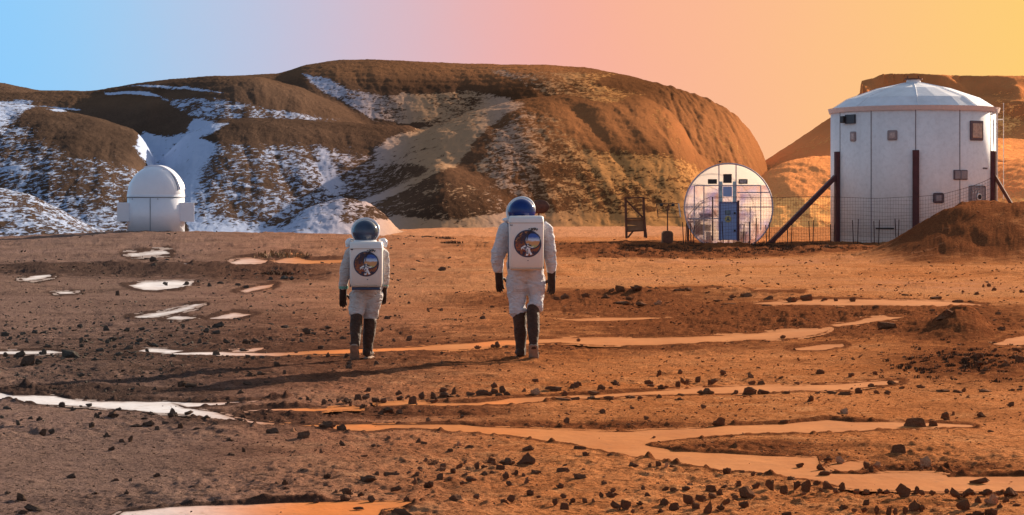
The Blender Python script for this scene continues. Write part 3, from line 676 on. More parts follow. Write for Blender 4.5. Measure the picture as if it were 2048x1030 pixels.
for (xa, xb, ya, yb, yy, mt) in ((1409, 1438, 420, 434, .5, M_wood), (1378, 1408, 436, 440, .45, M_wood), (1390, 1408, 441, 470, .6, M_ply), (1409, 1437, 441, 462, .7, M_paper), (1480, 1500, 455, 478, .6, M_blue2), (1412, 1436, 464, 480, .5, M_blue2), (1408, 1436, 385, 398, 1.5, M_ply), (1480, 1520, 388, 400, 1.6, M_ply)):
    MB().box(GL((xa+xb)/2, (ya+yb)/2, yy), ((xb-xa)*gs, .1, (yb-ya)*gs), None, .02).build('inner_panel', mt, gh)
MB().tube([GL(x, y, .35) for x, y in ((1380, 440), (1388, 422), (1400, 408), (1414, 400), (1432, 396), (1450, 396))], .035).build('inner_hoop', M_gframe, gh)
# planters and plants standing inside
def plant_clump(mm, c, r, n=70):
    for _ in range(n):
        d = Vector((random.gauss(0, 1), random.gauss(0, .6), random.gauss(0, 1))).normalized()*r*random.random()**.4
        p = Vector(c)+d; a = Vector((random.uniform(-1, 1), random.uniform(-1, 1), random.uniform(-1, 1))).normalized()*.14; b = a.cross(d).normalized()*.07
        vs = [mm.bm.verts.new(q) for q in (p-a, p-b, p+a, p+b)]; mm.bm.faces.new(vs)
M_leaf = simple('greenhouse_foliage', (.06, .07, .06), .8)
for (x, y, w, h, yy, lab) in ((1406, 458, 60, 40, .9, 'long brown planting bench left of the blue door inside the greenhouse'), (1502, 462, 40, 34, 1.2, 'planting bench right of the blue door inside the greenhouse')):
    b = empty('planting_bench', (gcx+(x-1457)*gs, GYd+yy, 0), 0, lab, 'bench')
    MB().box((0, 0, h*gs), (w*gs, .7, .08)).build('bench_top', M_wood, b)
    for sx in (-1, 1):
        for sy in (-1, 1): MB().box((sx*w*gs*.45, sy*.28, h*gs/2), (.07, .07, h*gs)).build('leg', M_wood, b)
for (x, y, r, yy, lab) in ((1495, 432, .42, 1.0, 'dark leafy plant seen blurred behind the right greenhouse panel'), (1410, 428, .3, .9, 'leafy plant seen blurred behind the left greenhouse panel')):
    m = MB(); p = W(x, y, GYd+yy); plant_clump(m, p, r, 90); m.bar((p.x, p.y, p.z-.3), (p.x, p.y, .9 if yy == .9 else .8), .03)
    tag(m.build('greenhouse_plant', M_leaf), lab, 'plant')
# ------------------------------------------------------------ observatory
OY = 106.0; os_ = OY/F; ox = (312-1024)*os_; oz = EYE-(467-HZ)*os_
ob = empty('observatory', (ox, OY, oz), -math.atan2(ox, OY), 'small white domed observatory on a low brown rise at the left', 'observatory')
OR = 57*os_; zs = (467-395)*os_
m = MB(); bmesh.ops.create_cone(m.bm, cap_ends=True, segments=64, radius1=OR-.01, radius2=OR-.01, depth=zs, matrix=Matrix.Translation((0, 0, zs/2)))
o = m.build('drum', M_obs, ob); o.data.polygons.foreach_set('use_smooth', [len(p.vertices) == 4 for p in o.data.polygons])
m = MB(); bmesh.ops.create_uvsphere(m.bm, u_segments=64, v_segments=32, radius=OR+.01, matrix=Matrix.Translation((0, 0, zs+.03)))
bmesh.ops.bisect_plane(m.bm, geom=m.bm.verts[:]+m.bm.edges[:]+m.bm.faces[:], plane_co=(0, 0, zs+.03), plane_no=(0, 0, 1), clear_inner=True)
for v in m.bm.verts: v.co.z = zs+.03+(v.co.z-zs-.03)*1.09
dome = m.build('dome', M_obs, ob, True)
def arc_strip(az, w, lift, a0, a1, n=26):
    mm = MB(); R = Matrix.Rotation(az, 3, 'Z'); A = []
    for i in range(n+1):
        t = a0+(a1-a0)*i/n; row = []
        for x in (-w/2, w/2):
            for rr in (OR+lift, OR-.02):
                c = Vector((x, -rr*math.cos(t), zs+.03+1.09*rr*math.sin(t))); row.append(mm.bm.verts.new(R @ c))
        A.append(row)
    for P, Q in zip(A[:-1], A[1:]):
        for i, j in ((0, 2), (2, 3), (3, 1), (1, 0)): mm.bm.faces.new((P[i], P[j], Q[j], Q[i]))
    for P in (A[0], A[-1]): mm.bm.faces.new((P[0], P[2], P[3], P[1]))
    return mm
arc_strip(math.radians(68), .62, .045, .25, PI*.62).build('shutter', M_obs, dome)
arc_strip(math.radians(50), .035, .022, .20, PI*.42).build('shutter_slot', M_obsd, dome)
arc_strip(math.radians(-100), .06, .02, .06, PI*.5).build('dome_seam', M_obs, dome)
m = MB().box((.38, -.9, zs+OR*.98), (.10, .1, .07)); m.build('dome_bracket', M_obs, dome)
MB().torus((0, 0, zs), OR-.015, .02, None, 64, 6).build('ring_gap', M_obsd, ob)
m = MB(); p = Vector((math.sin(-.20)*(OR), -math.cos(-.20)*OR, zs/2)); m.box(p, (.025, .02, zs-.05), Matrix.Rotation(-.2, 3, 'Z')); m.build('door_seam', M_obsd, ob)
m = MB()
for a, z in ((.06, zs-.08), (-.95, zs-.08)):
    MB().box((math.sin(a)*(OR), -math.cos(a)*OR, z), (.04, .03, .04), Matrix.Rotation(a, 3, 'Z')).build('catch', M_obsd, ob)
for x0, x1, y0 in ((237, 259, -.1), (360, 386, -.35)):
    w = (x1-x0)*os_; MB().box(((((x0+x1)/2)-312)*os_, y0, (467-424)*os_), (w+.05, .95, 38*os_), None, .03).build('side_bay', M_obs, ob)
m = MB(); bmesh.ops.create_cone(m.bm, cap_ends=True, segments=64, radius1=OR+.26, radius2=OR+.26, depth=.30, matrix=Matrix.Translation((0, 0, -.10)))
m.build('base_slab', M_obs, ob)
# ------------------------------------------------------------ timber frame, lamp rack, box, dish
def wood_frame():
    Y = 103.0; s = Y/F; x0 = (1252-1024)*s; o = empty('timber_frame', (x0, Y, 0), 0, 'open upright timber frame with diagonal braces and tattered cloth panels', 'timber frame')
    P = lambda px, py, y=0: Vector(((px-1252)*s, y, EYE-(py-HZ)*s))
    for a, b in (((1251, 396), (1253, 477)), ((1287, 395), (1290, 475))): MB().bar(P(*a), P(*b), .055, sq=True).build('post', M_wood, o)
    for a, b in (((1249, 396), (1288, 395)), ((1251, 437), (1289, 436)), ((1252, 463), (1289, 461))): MB().bar(P(*a, -.09), P(*b, -.09), .035, sq=True).build('rail', M_wood, o)
    for a, b in (((1252, 400), (1287, 436)), ((1256, 475), (1286, 438))): MB().bar(P(*a, .09), P(*b, .09), .04, sq=True).build('brace', M_wood, o)
    MB().bar(P(1286, 410, .1), P(1294, 476, .4), .035, sq=True).build('prop', M_wood, o)
    mm = MB(); mm.poly([tuple(P(x, y).xz) for x, y in ((1254, 439), (1287, 438), (1288, 461), (1254, 462), (1254, 452), (1275, 451), (1254, 449))], .02, Matrix.Translation((0, .03, 0))); mm.build('cloth_panel', M_ply, o)
    return o
wood_frame()
def lamp_rack():
    Y = 103.5; s = Y/F; x0 = (1336-1024)*s; o = empty('lamp_rack', (x0, Y, 0), 0, 'thin wire rack on a pole carrying two black lamps above a small arched box', 'lamp rack')
    P = lambda px, py, y=0: Vector(((px-1336)*s, y, EYE-(py-HZ)*s))
    MB().tube([P(1335, 478), P(1335, 424), P(1337, 408)], .032).build('pole', M_wood, o)
    m = MB(); m.bar(P(1313, 408), P(1357, 407), .02); m.bar(P(1313, 408), P(1316, 434), .018); m.bar(P(1316, 434), P(1361, 434), .018); m.bar(P(1317, 426), P(1352, 426), .014); m.bar(P(1316, 413), P(1316, 434), .012)
    m.build('rack_frame', M_wood, o); MB().bar(P(1357, 407), P(1361, 434), .03).build('white_edge_rod', M_pipe, o)
    MB().bar(P(1335, 424), P(1331, 414, .1), .02).bar(P(1335, 424), P(1340, 414, .1), .02).build('pole_brace', M_wood, o)
    for x in (1323, 1346): MB().box(P(x, 410, -.06), (.15, .14, .14), None, .03).build('lamp', M_blk, o)
lamp_rack()
def arched_box():
    Y = 102.0; s = Y/F; cx = (1335.5-1024)*s; w = 22*s; h = 24*s; m = MB()
    pts = [(-w/2, -.05), (w/2, -.05), (w/2, h*.78), (w*.36, h*.95), (w*.15, h), (-w*.15, h), (-w*.36, h*.95), (-w/2, h*.78)]
    m.poly(pts, .55, Matrix.Translation((0, 0, 0))); o = empty('arched_box', (cx, Y, 0), 0, 'small dark arched box standing on the ground below the lamp rack', 'box')
    m.build('box_shell', M_ply, o)
    m = MB(); m.poly([(x*.82, z*.9+.02) for x, z in pts], .02, Matrix.Translation((0, -.022, 0))); m.build('box_front', M_wood, o)
arched_box()
def dish():
    Y = 99.0; o = empty('satellite_dish', ((1080-1024)/F*Y, Y, 0), 0, 'brown round dish just visible beside the taller astronaut helmet', 'dish'); s = Y/F
    zc = EYE-(413-HZ)*s; m = MB(); n = 28; rr = []
    for k in range(6):
        r = .46*k/5+.001; rr.append((Vector((0, -.12+.5*r*r, 0)), r))
    R = []
    for c, r in rr: R.append([m.bm.verts.new(c+Vector((r*1.0*math.cos(2*PI*i/n), 0, r*.72*math.sin(2*PI*i/n)))) for i in range(n)])
    for A, B in zip(R[:-1], R[1:]):
        for i in range(n): m.bm.faces.new((A[i], A[(i+1) % n], B[(i+1) % n], B[i]))
    q = m.build('reflector', M_dish, o, True); q.location = (0, 0, zc); q.modifiers.new('t', 'SOLIDIFY').thickness = .03
    MB().tube([(-.08, .1, -.05), (-.05, .1, zc-.3), (0, .05, zc)], .05).build('mast', M_dish, o)
dish()
# ------------------------------------------------------------ wire fence with stakes
FY = 100.0; fs = FY/F
fence = empty('wire_fence', ((1471-1024)*fs, FY, 0), 0, 'see-through rusty wire mesh fence on thin stakes in front of greenhouse and tower', 'wire fence')
def FP(px, py, y=0): return Vector(((px-1471)*fs, y, EYE-(py-HZ)*fs))
topl = [(1376, 432), (1384, 420), (1395, 408), (1408, 399), (1425, 394), (1445, 396), (1471, 393), (1560, 395), (1700, 394), (1760, 396), (1835, 395), (1880, 390), (1920, 378), (1960, 366), (1995, 350)]
botl = [(1376, 486), (2000, 486)]
m = MB(); xs = np.arange(1376, 1992, 5.4)
def topy(x): return float(np.interp(x, [p[0] for p in topl], [p[1] for p in topl]))
for x in xs: m.bar(FP(x, topy(x)), FP(x, 486), .0045, 3)
for k in range(14):
    fr = k/13; pts = []
    for x in np.arange(1376, 1993, 22):
        t = topy(x); pts.append(FP(x, min(486, max(t, 394 if x < 1835 else t)+fr*(486-394)+1.5*math.sin(x*.03+k)), .02))
    m.tube(pts, .0055 if k else .013, 3)
m.build('wire_mesh', M_wire, fence)
for x, y0, y1, r in ((1425, 394, 482, .035), (1476, 401, 482, .055)): MB().bar(FP(x, y0, -.1), FP(x, y1, -.1), r).build('post', M_maroon, fence)
stk = [(1364, 444), (1372, 446), (1380, 448), (1388, 450), (1443, 442), (1487, 448), (1497, 443), (1512, 436), (1530, 450), (1538, 444), (1573, 448), (1583, 446), (1616, 442), (1626, 440), (1659, 448), (1668, 446), (1703, 440), (1715, 438), (1746, 442), (1757, 440), (1788, 437), (1796, 439), (1830, 440)]
for i, (x, y) in enumerate(stk):
    dx = (5, -3, 2, -4)[i % 4]
    MB().bar(FP(x, y, -.25), FP(x+dx*.5, 488, -.25), .022, 6).build('stake', M_rebar, fence)
# ------------------------------------------------------------ astronauts
PX = 164.0
def puff(name, c, bumpv=.5):
    m = Mat(name, .85, .2); f = m.noise(9, 5, .6); m.col(m.mix(m.rng(f, .3, .7), tuple(v*.9 for v in c)+(1,), tuple(v*1.06 for v in c)+(1,)))
    h = m.math('ADD', m.noise(7, 3, .5, stretch=(1, 1, 2.6), dist=1.2), m.math('MULTIPLY', m.noise(120, 2, .5), .06)); m.bump(h, bumpv, .045); return m.m
M_suit = puff('grey_suit_cloth', (.56, .54, .57), .8); M_suit2 = puff('warm_grey_suit_cloth', (.54, .50, .49), .8)
M_boot = simple('brown_gaiter', (.060, .028, .017), .75, .3, .4, 14, .8, 20, bd=.03)
M_glove = simple('dark_brown_glove', (.040, .020, .014), .7, .3, .3, 20, .4, 60)
M_sole = simple('dusty_boot_sole', (.34, .235, .18), .9, .2, .3, 16, .4, 50)
M_pack = simple('off_white_pack_shell', (.76, .72, .70), .5, .35, .07, 3, .25, 6)
M_packlow = simple('pack_lower_edge', (.52, .40, .32), .6, .3, .1, 5)
M_navy = simple('navy_trim', (.03, .045, .10), .5, .4, .1)
M_ring = simple('white_helmet_ring', (.78, .80, .84), .3, .5, .04)
M_green = simple('pale_green_band', (.14, .34, .28), .6)
m = Mat('blue_helmet_bubble', .06, .6); f = m.noise(2.5, 3, .5); m.col(m.mix(m.rng(f, .3, .7), g(.003, .010, .065), g(.008, .034, .19))); m.b.inputs['Specular IOR Level'].default_value = .35; M_bub = m.m
m = Mat('smoky_helmet_bubble', .08, .6); f = m.noise(3.5, 3, .5); m.col(m.mix(m.rng(f, .3, .7), g(.02, .026, .045), g(.05, .075, .13))); m.b.inputs['Specular IOR Level'].default_value = .35; M_bub2 = m.m
m = Mat('badge_picture', .35, .4); sx = m.n('ShaderNodeSeparateXYZ'); m.l(m.obj, sx.inputs[0]); n = m.noise(14, 4, .65, dist=.8); n2 = m.noise(30, 3, .6)
X_, Z_ = sx.outputs[0], sx.outputs[2]
c = m.mix(m.rng(m.math('ADD', Z_, m.math('MULTIPLY', n, .16)), .04, .12), g(.30, .085, .03), g(.07, .025, .02)); c = m.mix(m.rng(n, .52, .6), c, g(.62, .30, .12)); c = m.mix(m.rng(n2, .50, .58), c, g(.025, .02, .05))
m.col(c); M_badge = m.m
m = Mat('badge_sky_picture', .3, .4); sx = m.n('ShaderNodeSeparateXYZ'); m.l(m.obj, sx.inputs[0]); n = m.noise(16, 3, .6)
v = m.math('ADD', sx.outputs[2], m.math('MULTIPLY', n, .05)); c = m.mix(m.rng(v, .015, .03), g(.60, .30, .13), g(.50, .65, .85)); c = m.mix(m.rng(v, .035, .07), c, g(.03, .11, .45)); c = m.mix(m.rng(v, -.04, -.02), g(.45, .42, .16), c); m.col(c); M_badge2 = m.m
M_figw = simple('badge_white', (.75, .75, .78), .5, .3, .3, 60); M_figr = simple('badge_red', (.35, .06, .03), .5)
def remesh(o, vox, sm=4, disp=0, seed=0):
    bm = bmesh.new(); bm.from_mesh(o.data); bmesh.ops.recalc_face_normals(bm, faces=bm.faces); bm.to_mesh(o.data); bm.free()
    r = o.modifiers.new('remesh', 'REMESH'); r.mode = 'VOXEL'; r.voxel_size = vox; r.use_smooth_shade = True
    s = o.modifiers.new('smooth', 'SMOOTH'); s.factor = .5; s.iterations = sm
    if disp:
        tx = bpy.data.textures.new('folds', 'CLOUDS'); tx.noise_scale = .11; tx.noise_depth = 2
        d = o.modifiers.new('folds', 'DISPLACE'); d.texture = tx; d.strength = disp; d.mid_level = .5; d.texture_coords = 'LOCAL'
    return o
def glove(name, wrist, elbow, side, mat, parent, s=1.0, turn=0):
    w = Vector(wrist); d = (w-Vector(elbow)).normalized(); d = (d+Vector((0, 0, -1.2))).normalized()
    f = Vector((-side*.75, .65, 0)); f = (f-d*f.dot(d)).normalized(); lat = f.cross(d)*side     # palm faces the thigh; fingers spread along f
    m = MB()
    cu = [(w-d*.05*s, .042*s, .046*s), (w+d*.02*s, .036*s, .042*s), (w+d*.06*s, .026*s, .048*s), (w+d*.11*s, .022*s, .046*s), (w+d*.125*s, .018*s, .040*s)]
    m.loft([(c, a, b, (lat, f)) for c, a, b in cu], 14)
    inn = Vector((-side*.5, .85, 0))
    for k, (ln, off) in enumerate(((.075, -.036), (.088, -.012), (.082, .012), (.064, .035))):
        b0 = w+d*.105*s+f*off*s; dd = (d+f*off*2.0).normalized()
        p1 = b0+dd*ln*.45*s+inn*.004; p2 = p1+(dd+inn*.45).normalized()*ln*.38*s; p3 = p2+(dd+inn*1.1).normalized()*ln*.28*s
        m.limb([(b0-dd*.02, .0115*s), (p1, .0115*s), (p2, .0105*s), (p3, .008*s)], 8)
    b0 = w+d*.045*s+f*.036*s; p1 = b0+(f*.9+d*.8+inn*.3).normalized()*.045*s; p2 = p1+(d+f*.25+inn*.4).normalized()*.034*s
    m.limb([(b0-f*.02, .015*s), (p1, .014*s), (p2, .010*s)], 8)
    return remesh(m.build(name, mat, parent), .0045, 2)
def badge(parent, R):
    M = Matrix.Identity(4); root = MB().bar((0, 0, 0), (0, -.010, 0), R, 40).build('badge', M_navy, parent)
    b = MB().bar((0, -.010, 0), (0, -.016, 0), R*.91, 40).build('badge_picture', M_badge, root)
    b.scale = (1, 1, 1)
    s = R*.56; b2 = MB().bar((0, 0, 0), (0, -.005, 0), s, 32).build('badge_globe', M_badge2, root); b2.location = (R*.36, -.0165, R*.22)
    MB().torus((R*.36, -.020, R*.22), s, R*.045, Matrix.Rotation(PI/2, 3, 'X'), 36, 6).build('badge_ring', M_navy, root)
    rnd = random.Random(4); m = MB()
    out_ = [(-.12,-.02),(.04,.04),(.10,-.08),(.05,-.18),(.30,-.24),(.44,-.18),(.40,-.30),(.14,-.38),(.20,-.55),(.34,-.78),(.20,-.84),(.10,-.64),(.02,-.86),(-.14,-.88),(-.10,-.60),(-.22,-.46),(-.40,-.34),(-.46,-.46),(-.50,-.30),(-.30,-.16),(-.20,-.12)]
    m.poly([(R*x, R*z) for x, z in out_], .004, Matrix.Translation((0, -.0255, 0))); m.build('badge_figure', M_figw, root)
    m = MB()
    for k in range(16):
        x, z = rnd.uniform(-.3, .25), rnd.uniform(-.75, 0); m.box((R*x, -.0275-.0002*k, R*z), (R*rnd.uniform(.04, .14), .002, R*rnd.uniform(.03, .10)), Matrix.Rotation(rnd.uniform(-1, 1), 3, 'Y'))
    m.build('figure_shading', M_navy, root)
    m = MB()
    for k in range(7):
        x, z = rnd.uniform(-.25, .2), rnd.uniform(-.6, -.1); m.box((R*x, -.034, R*z), (R*rnd.uniform(.03, .08), .002, R*rnd.uniform(.03, .07)), Matrix.Rotation(rnd.uniform(-1, 1), 3, 'Y'))
    m.build('figure_details', M_figr, root)
    # black stroke marks above the disc
    m = MB(); z0 = R*1.0
    for a, b in (((.20, .98), (.42, 1.14)), ((.24, 1.14), (.40, .98)), ((.46, .96), (.46, 1.14)), ((.46, 1.13), (.60, 1.12)), ((.60, 1.12), (.60, 1.04)), ((.46, 1.03), (.60, 1.04)), ((.64, .94), (.72, 1.10)), ((.05, 1.06), (.18, 1.08))):
        m.bar((R*a[0], -.012, R*a[1]), (R*b[0], -.012, R*b[1]), R*.028, 4)
    m.tube([(R*.34, -.034, R*1.0), (R*.12, -.034, R*.80), (R*-.02, -.034, R*.5), (R*-.06, -.034, R*.2)], R*.03, 5)
    m.build('badge_strokes', M_blk, root)
    return root
def pack(parent, c, w, h, d, trim=None, flap=True):
    m = MB(); wt, wb = w*.5, w*.485
    def rr(z, hw, y0, y1, rad=.045):
        pts = []
        for sx, sy in ((1, 1), (-1, 1), (-1, -1), (1, -1)):
            cx, cy = sx*(hw-rad), (y1-rad if sy > 0 else y0+rad); a0 = {(1, 1): 0, (-1, 1): PI/2, (-1, -1): PI, (1, -1): 1.5*PI}[(sx, sy)]
            for k in range(5): a = a0+PI/2*k/4; pts.append(Vector((cx+rad*math.cos(a), cy+rad*math.sin(a), z)))
        return [m.bm.verts.new(p) for p in pts]
    lv = [(-h/2, wb*.90, -d/2+.07, d/2), (-h/2+.012, wb*.96, -d/2+.055, d/2), (-h/2+.055, wb, -d/2, d/2), (h/2-.09, wt, -d/2+.005, d/2), (h/2-.03, wt*.985, -d/2+.02, d/2), (h/2-.005, wt*.95, -d/2+.05, d/2-.02), (h/2, wt*.86, -d/2+.09, d/2-.05)]
    R = [rr(*a) for a in lv]
    for A, B in zip(R[:-1], R[1:]):
        n = len(A)
        for i in range(n): m.bm.faces.new((A[i], A[(i+1) % n], B[(i+1) % n], B[i]))
    m.bm.faces.new(R[0][::-1]); m.bm.faces.new(R[-1])
    p = m.build('backpack', M_pack, parent, True); p.location = c
    for f in p.data.polygons: f.use_smooth = True
    p.data.polygons[0].use_smooth = True
    # lid seam, low edge, screws, label spots
    MB().box((0, -d/2+.012, h/2-.085), (w*.97, .02, .008)).build('lid_seam', M_packlow, p)
    m = MB(); m.box((0, -d/2+.030, -h/2+.024), (w*.90, .012, .035), Matrix.Rotation(-.55*0-.95, 3, 'X')); m.build('lower_edge', M_packlow, p)
    for x, z in ((-w*.44, h*.33), (-w*.40, h*.33), (w*.05, -h*.32)): MB().ball((x, -d/2+.002, z), .008, 1).build('screw', M_navy, p)
    if trim:
        m = MB(); m.box((0, .0, -h/2-.012), (w*.86, d*.8, .03), None, .01); m.build('bottom_trim', M_navy, p)
    for sx in (-1, 1): MB().box((sx*(w/2-.002), .03, -.05), (.014, .05, h*.8), None, .004).build('side_strap', M_navy, p)
    return p
def shoe(name, heel, pitch, yaw, s, parent, solemat=M_sole):
    # local foot: x across, y toe forward, z up; heel at origin
    R = Matrix.Translation(heel) @ Matrix.Rotation(yaw, 4, 'Z') @ Matrix.Rotation(pitch, 4, 'X')
    X, Zv = R.to_3x3() @ Vector((1, 0, 0)), R.to_3x3() @ Vector((0, 0, 1)); m = MB()
    sec = [(-.045, .030, .030, .050), (-.03, .045, .05, .06), (.02, .052, .062, .072), (.08, .050, .055, .062), (.14, .056, .040, .048), (.20, .056, .032, .040), (.25, .040, .024, .032), (.265, .02, .014, .026)]
    m.loft([(R @ Vector((0, y*s, zc*s)), rx*s, rz*s, (X, Zv)) for y, rx, rz, zc in sec], 16)
    b = remesh(m.build(name, M_boot, parent), .006, 2)
    m = MB(); m.loft([(R @ Vector((0, y*s, -.004*s)), rx*s, .012*s, (X, Zv)) for y, rx in ((-.055, .03), (-.04, .046), (.03, .052), (.09, .046), (.15, .058), (.21, .057), (.262, .036))], 14)
    m.build('sole', solemat, b); return b
def astronaut(x0, y0, label, A):
    ppl = empty('person', (x0, y0, A['gz']), 0, label, 'person'); s = A['s']
    m = MB()
    tor = A['torso']; m.loft([(Vector((x, y, z)), rx, ry) for x, y, z, rx, ry in tor], 28)
    for L in A['legs']: m.limb(L, 20)
    for L in A['arms']: m.limb(L, 18)
    m.ball(A['head'], .10, 3, (1, 1.1, 1.2))
    body = remesh(m.build('suit', A['suit'], ppl), .010, 3, .042)
    for L, nm in zip(A['gait'], ('gaiter', 'gaiter')):
        m = MB(); m.limb(L, 18); remesh(m.build('gaiter', M_boot, ppl), .009, 1, .020)
    for h, pi, ya in A['shoes']: shoe('boot', h, pi, ya, s, ppl)
    for wr, el, sd in A['hands']: glove('glove', wr, el, sd, M_glove, ppl, s*1.12)
    if A.get('bands'):
        for c, r in A['bands']:
            m = MB(); bmesh.ops.create_cone(m.bm, cap_ends=True, segments=20, radius1=r, radius2=r*1.04, depth=.035, matrix=Matrix.Translation(c)); m.build('wrist_band', M_green, ppl)
    hc = Vector(A['helmet']); hr = A['hr']
    hel = MB().ball(hc, hr, 4, (1.0, 1.02, .98)).build('helmet', A['bub'], ppl, True)
    R = Matrix.Rotation(A.get('tilt', .15), 3, 'Z') @ Matrix.Rotation(PI/2-A.get('lean', .25), 3, 'X')
    MB().torus(hc+Vector((A.get('rx', 0), A.get('ry', .04), A.get('rz', .0))), hr*1.02, .016*s, R, 48, 8).build('helmet_rim', M_ring, hel)
    MB().torus(hc+Vector((0, .0, -hr*.80)), hr*.74, .035*s, None, 40, 10).build('neck_ring', M_ring, hel)
    for (c, r, sc) in A['lumps']:
        MB().ball(c, r, 3, sc).build('helmet_lug', M_ring, hel)
    for pts, r in A.get('hoses', []): MB().tube([Vector(q) for q in pts], r, 10).build('air_hose', M_ring, hel)
    p = pack(ppl, A['pack'][0], *A['pack'][1:4], trim=A.get('trim')); bd = badge(p, A['badge'][2]); bd.location = (A['badge'][0], -A['pack'][3]/2+.004, A['badge'][1])
    return ppl
def P1(px, py, y=0): return ((px-1050)/PX, y, (712-py)/PX)
D1 = 25.0; x1 = (1050-1024)/F*D1
tall = dict(gz=float(ground_z(x1, D1)), s=1.12, suit=M_suit, bub=M_bub, head=(-.04, .02, 1.74),
 torso=[(0.0, .02, .92, .12, .11), (0.0, .02, .97, .195, .15), (0.005, .02, 1.05, .228, .165), (0, .02, 1.15, .222, .155), (0, .01, 1.28, .205, .145), (0, .0, 1.42, .225, .15), (-.005, 0, 1.54, .232, .14), (-.01, 0, 1.62, .19, .115), (-.02, .0, 1.67, .11, .10), (-.03, .0, 1.72, .07, .08)],
 legs=[[(P1(1036, 546, .02), .135), (P1(1035, 568, .04), .142, .15), (P1(1035, 592, .05), .110, .13), (P1(1035, 612, .04), .098, .118), (P1(1037, 622, .03), .108, .115), (P1(1039, 629, .02), .085)],
       [(P1(1066, 546, .02), .135), (P1(1070, 566, .03), .138, .15), (P1(1072, 588, .03), .098, .125), (P1(1072, 602, -.01), .085, .11), (P1(1069, 612, -.05), .100, .105), (P1(1068, 619, -.07), .07)]],
 arms=[[(P1(1020, 452, 0), .10), (P1(1010, 458, 0), .095, .10), (P1(1004, 480, .0), .090), (P1(998, 503, .0), .088), (P1(995, 520, .03), .076), (P1(996, 536, .06), .062), (P1(997, 541, .07), .052)],
       [(P1(1082, 452, 0), .10), (P1(1091, 458, 0), .095, .10), (P1(1096, 480, -.02), .084), (P1(1100, 505, -.03), .080), (P1(1103, 522, -.02), .070), (P1(1103, 538, .0), .060), (P1(1103, 544, .0), .052)]],
 gait=[[(P1(1039, 620, .02), .088), (P1(1040, 640, .01), .084, .09), (P1(1041, 662, .0), .080, .088), (P1(1042, 685, -.01), .066, .075), (P1(1042, 700, -.01), .062, .08), (P1(1042, 706, .0), .060, .09)],
       [(P1(1067, 608, -.07), .072), (P1(1066, 625, -.12), .080, .085), (P1(1067, 648, -.18), .074, .08), (P1(1067, 670, -.24), .062, .068), (P1(1067, 686, -.27), .050, .055), (P1(1067, 692, -.27), .04, .05)]],
 shoes=[(Vector(P1(1041, 711, -.05)), 0.0, .04), (Vector(P1(1066, 690, -.28)), -.95, -.05)],
 hands=[(P1(998, 543, .07), P1(995, 515, .02), -1), (P1(1103, 547, 0), P1(1103, 520, -.02), 1)],
 helmet=P1(1043.5, 420, .02), hr=.168, tilt=-.30, lean=.30, rx=-.012, ry=.04, rz=.008,
 lumps=[(P1(1014, 436, -.02), .045, (1.3, 1, .6)), (P1(1074, 432, .0), .03, (1, 1, .8))],
 hoses=[([P1(1010, 440, -.03), P1(1018, 430, 0), P1(1020, 422, .03)], .014)],
 pack=(Vector(P1(1052, 481.5, -.28)), .425, .655, .24), badge=(.018, -.006, .165))
astronaut(x1, D1, 'taller person in grey spacesuit with dark blue helmet walking away in the centre', tall)
def P2(px, py, y=0): return ((px-733)/PX, y, (712-py)/PX)
x2 = (733-1024)/F*D1
short = dict(gz=float(ground_z(x2, D1)), s=1.0, suit=M_suit2, bub=M_bub2, head=(0, .02, 1.50),
 torso=[(0.0, .02, .72, .11, .10), (0.0, .02, .77, .165, .13), (0.0, .02, .84, .19, .145), (0, .02, .95, .19, .14), (0, .01, 1.08, .18, .13), (0, .0, 1.22, .195, .135), (0, 0, 1.31, .19, .12), (0, 0, 1.37, .155, .10), (0, .0, 1.42, .09, .09), (0, .0, 1.46, .06, .07)],
 legs=[[(P2(718, 583, .02), .11), (P2(716, 600, -.01), .108, .12), (P2(714, 615, -.04), .098, .11), (P2(714, 624, -.07), .092), (P2(714, 630, -.09), .07)],
       [(P2(746, 583, .02), .115), (P2(746, 602, .05), .108, .12), (P2(742, 620, .07), .092, .105), (P2(739, 634, .06), .086), (P2(739, 640, .05), .068)]],
 arms=[[(P2(708, 500, 0), .085), (P2(699, 505, 0), .080), (P2(694, 525, .0), .072), (P2(690, 545, .0), .070), (P2(688, 560, .01), .060), (P2(686, 572, .03), .050), (P2(686, 576, .03), .042)],
       [(P2(758, 500, 0), .085), (P2(766, 505, 0), .075), (P2(768, 525, .02), .065), (P2(768, 545, .04), .060), (P2(768, 562, .07), .052), (P2(767, 572, .10), .044)]],
 gait=[[(P2(714, 624, -.07), .074), (P2(714, 636, -.12), .078, .08), (P2(714, 652, -.17), .074, .076), (P2(714, 668, -.23), .062, .066), (P2(714, 682, -.27), .052, .056), (P2(714, 688, -.28), .046, .05)],
       [(P2(739, 634, .05), .078), (P2(739, 648, .04), .080), (P2(737, 668, .02), .074), (P2(736, 690, .0), .062, .07), (P2(735, 702, .0), .058, .075), (P2(735, 706, .0), .055, .08)]],
 shoes=[(Vector(P2(712, 688, -.30)), -.80, .03), (Vector(P2(735, 711, -.04)), 0.0, -.08)],
 hands=[(P2(686, 577, .03), P2(688, 555, .0), -1), (P2(766, 572, .10), P2(768, 548, .04), 1)],
 bands=[(P2(686.5, 571, .028), .057), (P2(767, 566, .085), .054)],
 helmet=P2(730.5, 461, .02), hr=.158, tilt=0.05, lean=.42, rx=0.0, ry=.02, rz=.020,
 lumps=[(P2(697, 482, .0), .045, (.9, 1, 1.1)), (P2(768, 481, .0), .045, (.9, 1, 1.0))],
 hoses=[([P2(695, 490, -.02), P2(693, 480, .0), P2(698, 475, .05), P2(706, 477, .08)], .018), ([P2(771, 490, -.02), P2(773, 480, .0), P2(768, 475, .05), P2(758, 477, .08)], .018)],
 pack=(Vector(P2(736, 524, -.26)), .40, .555, .22), badge=(.005, .01, .152), trim=True)
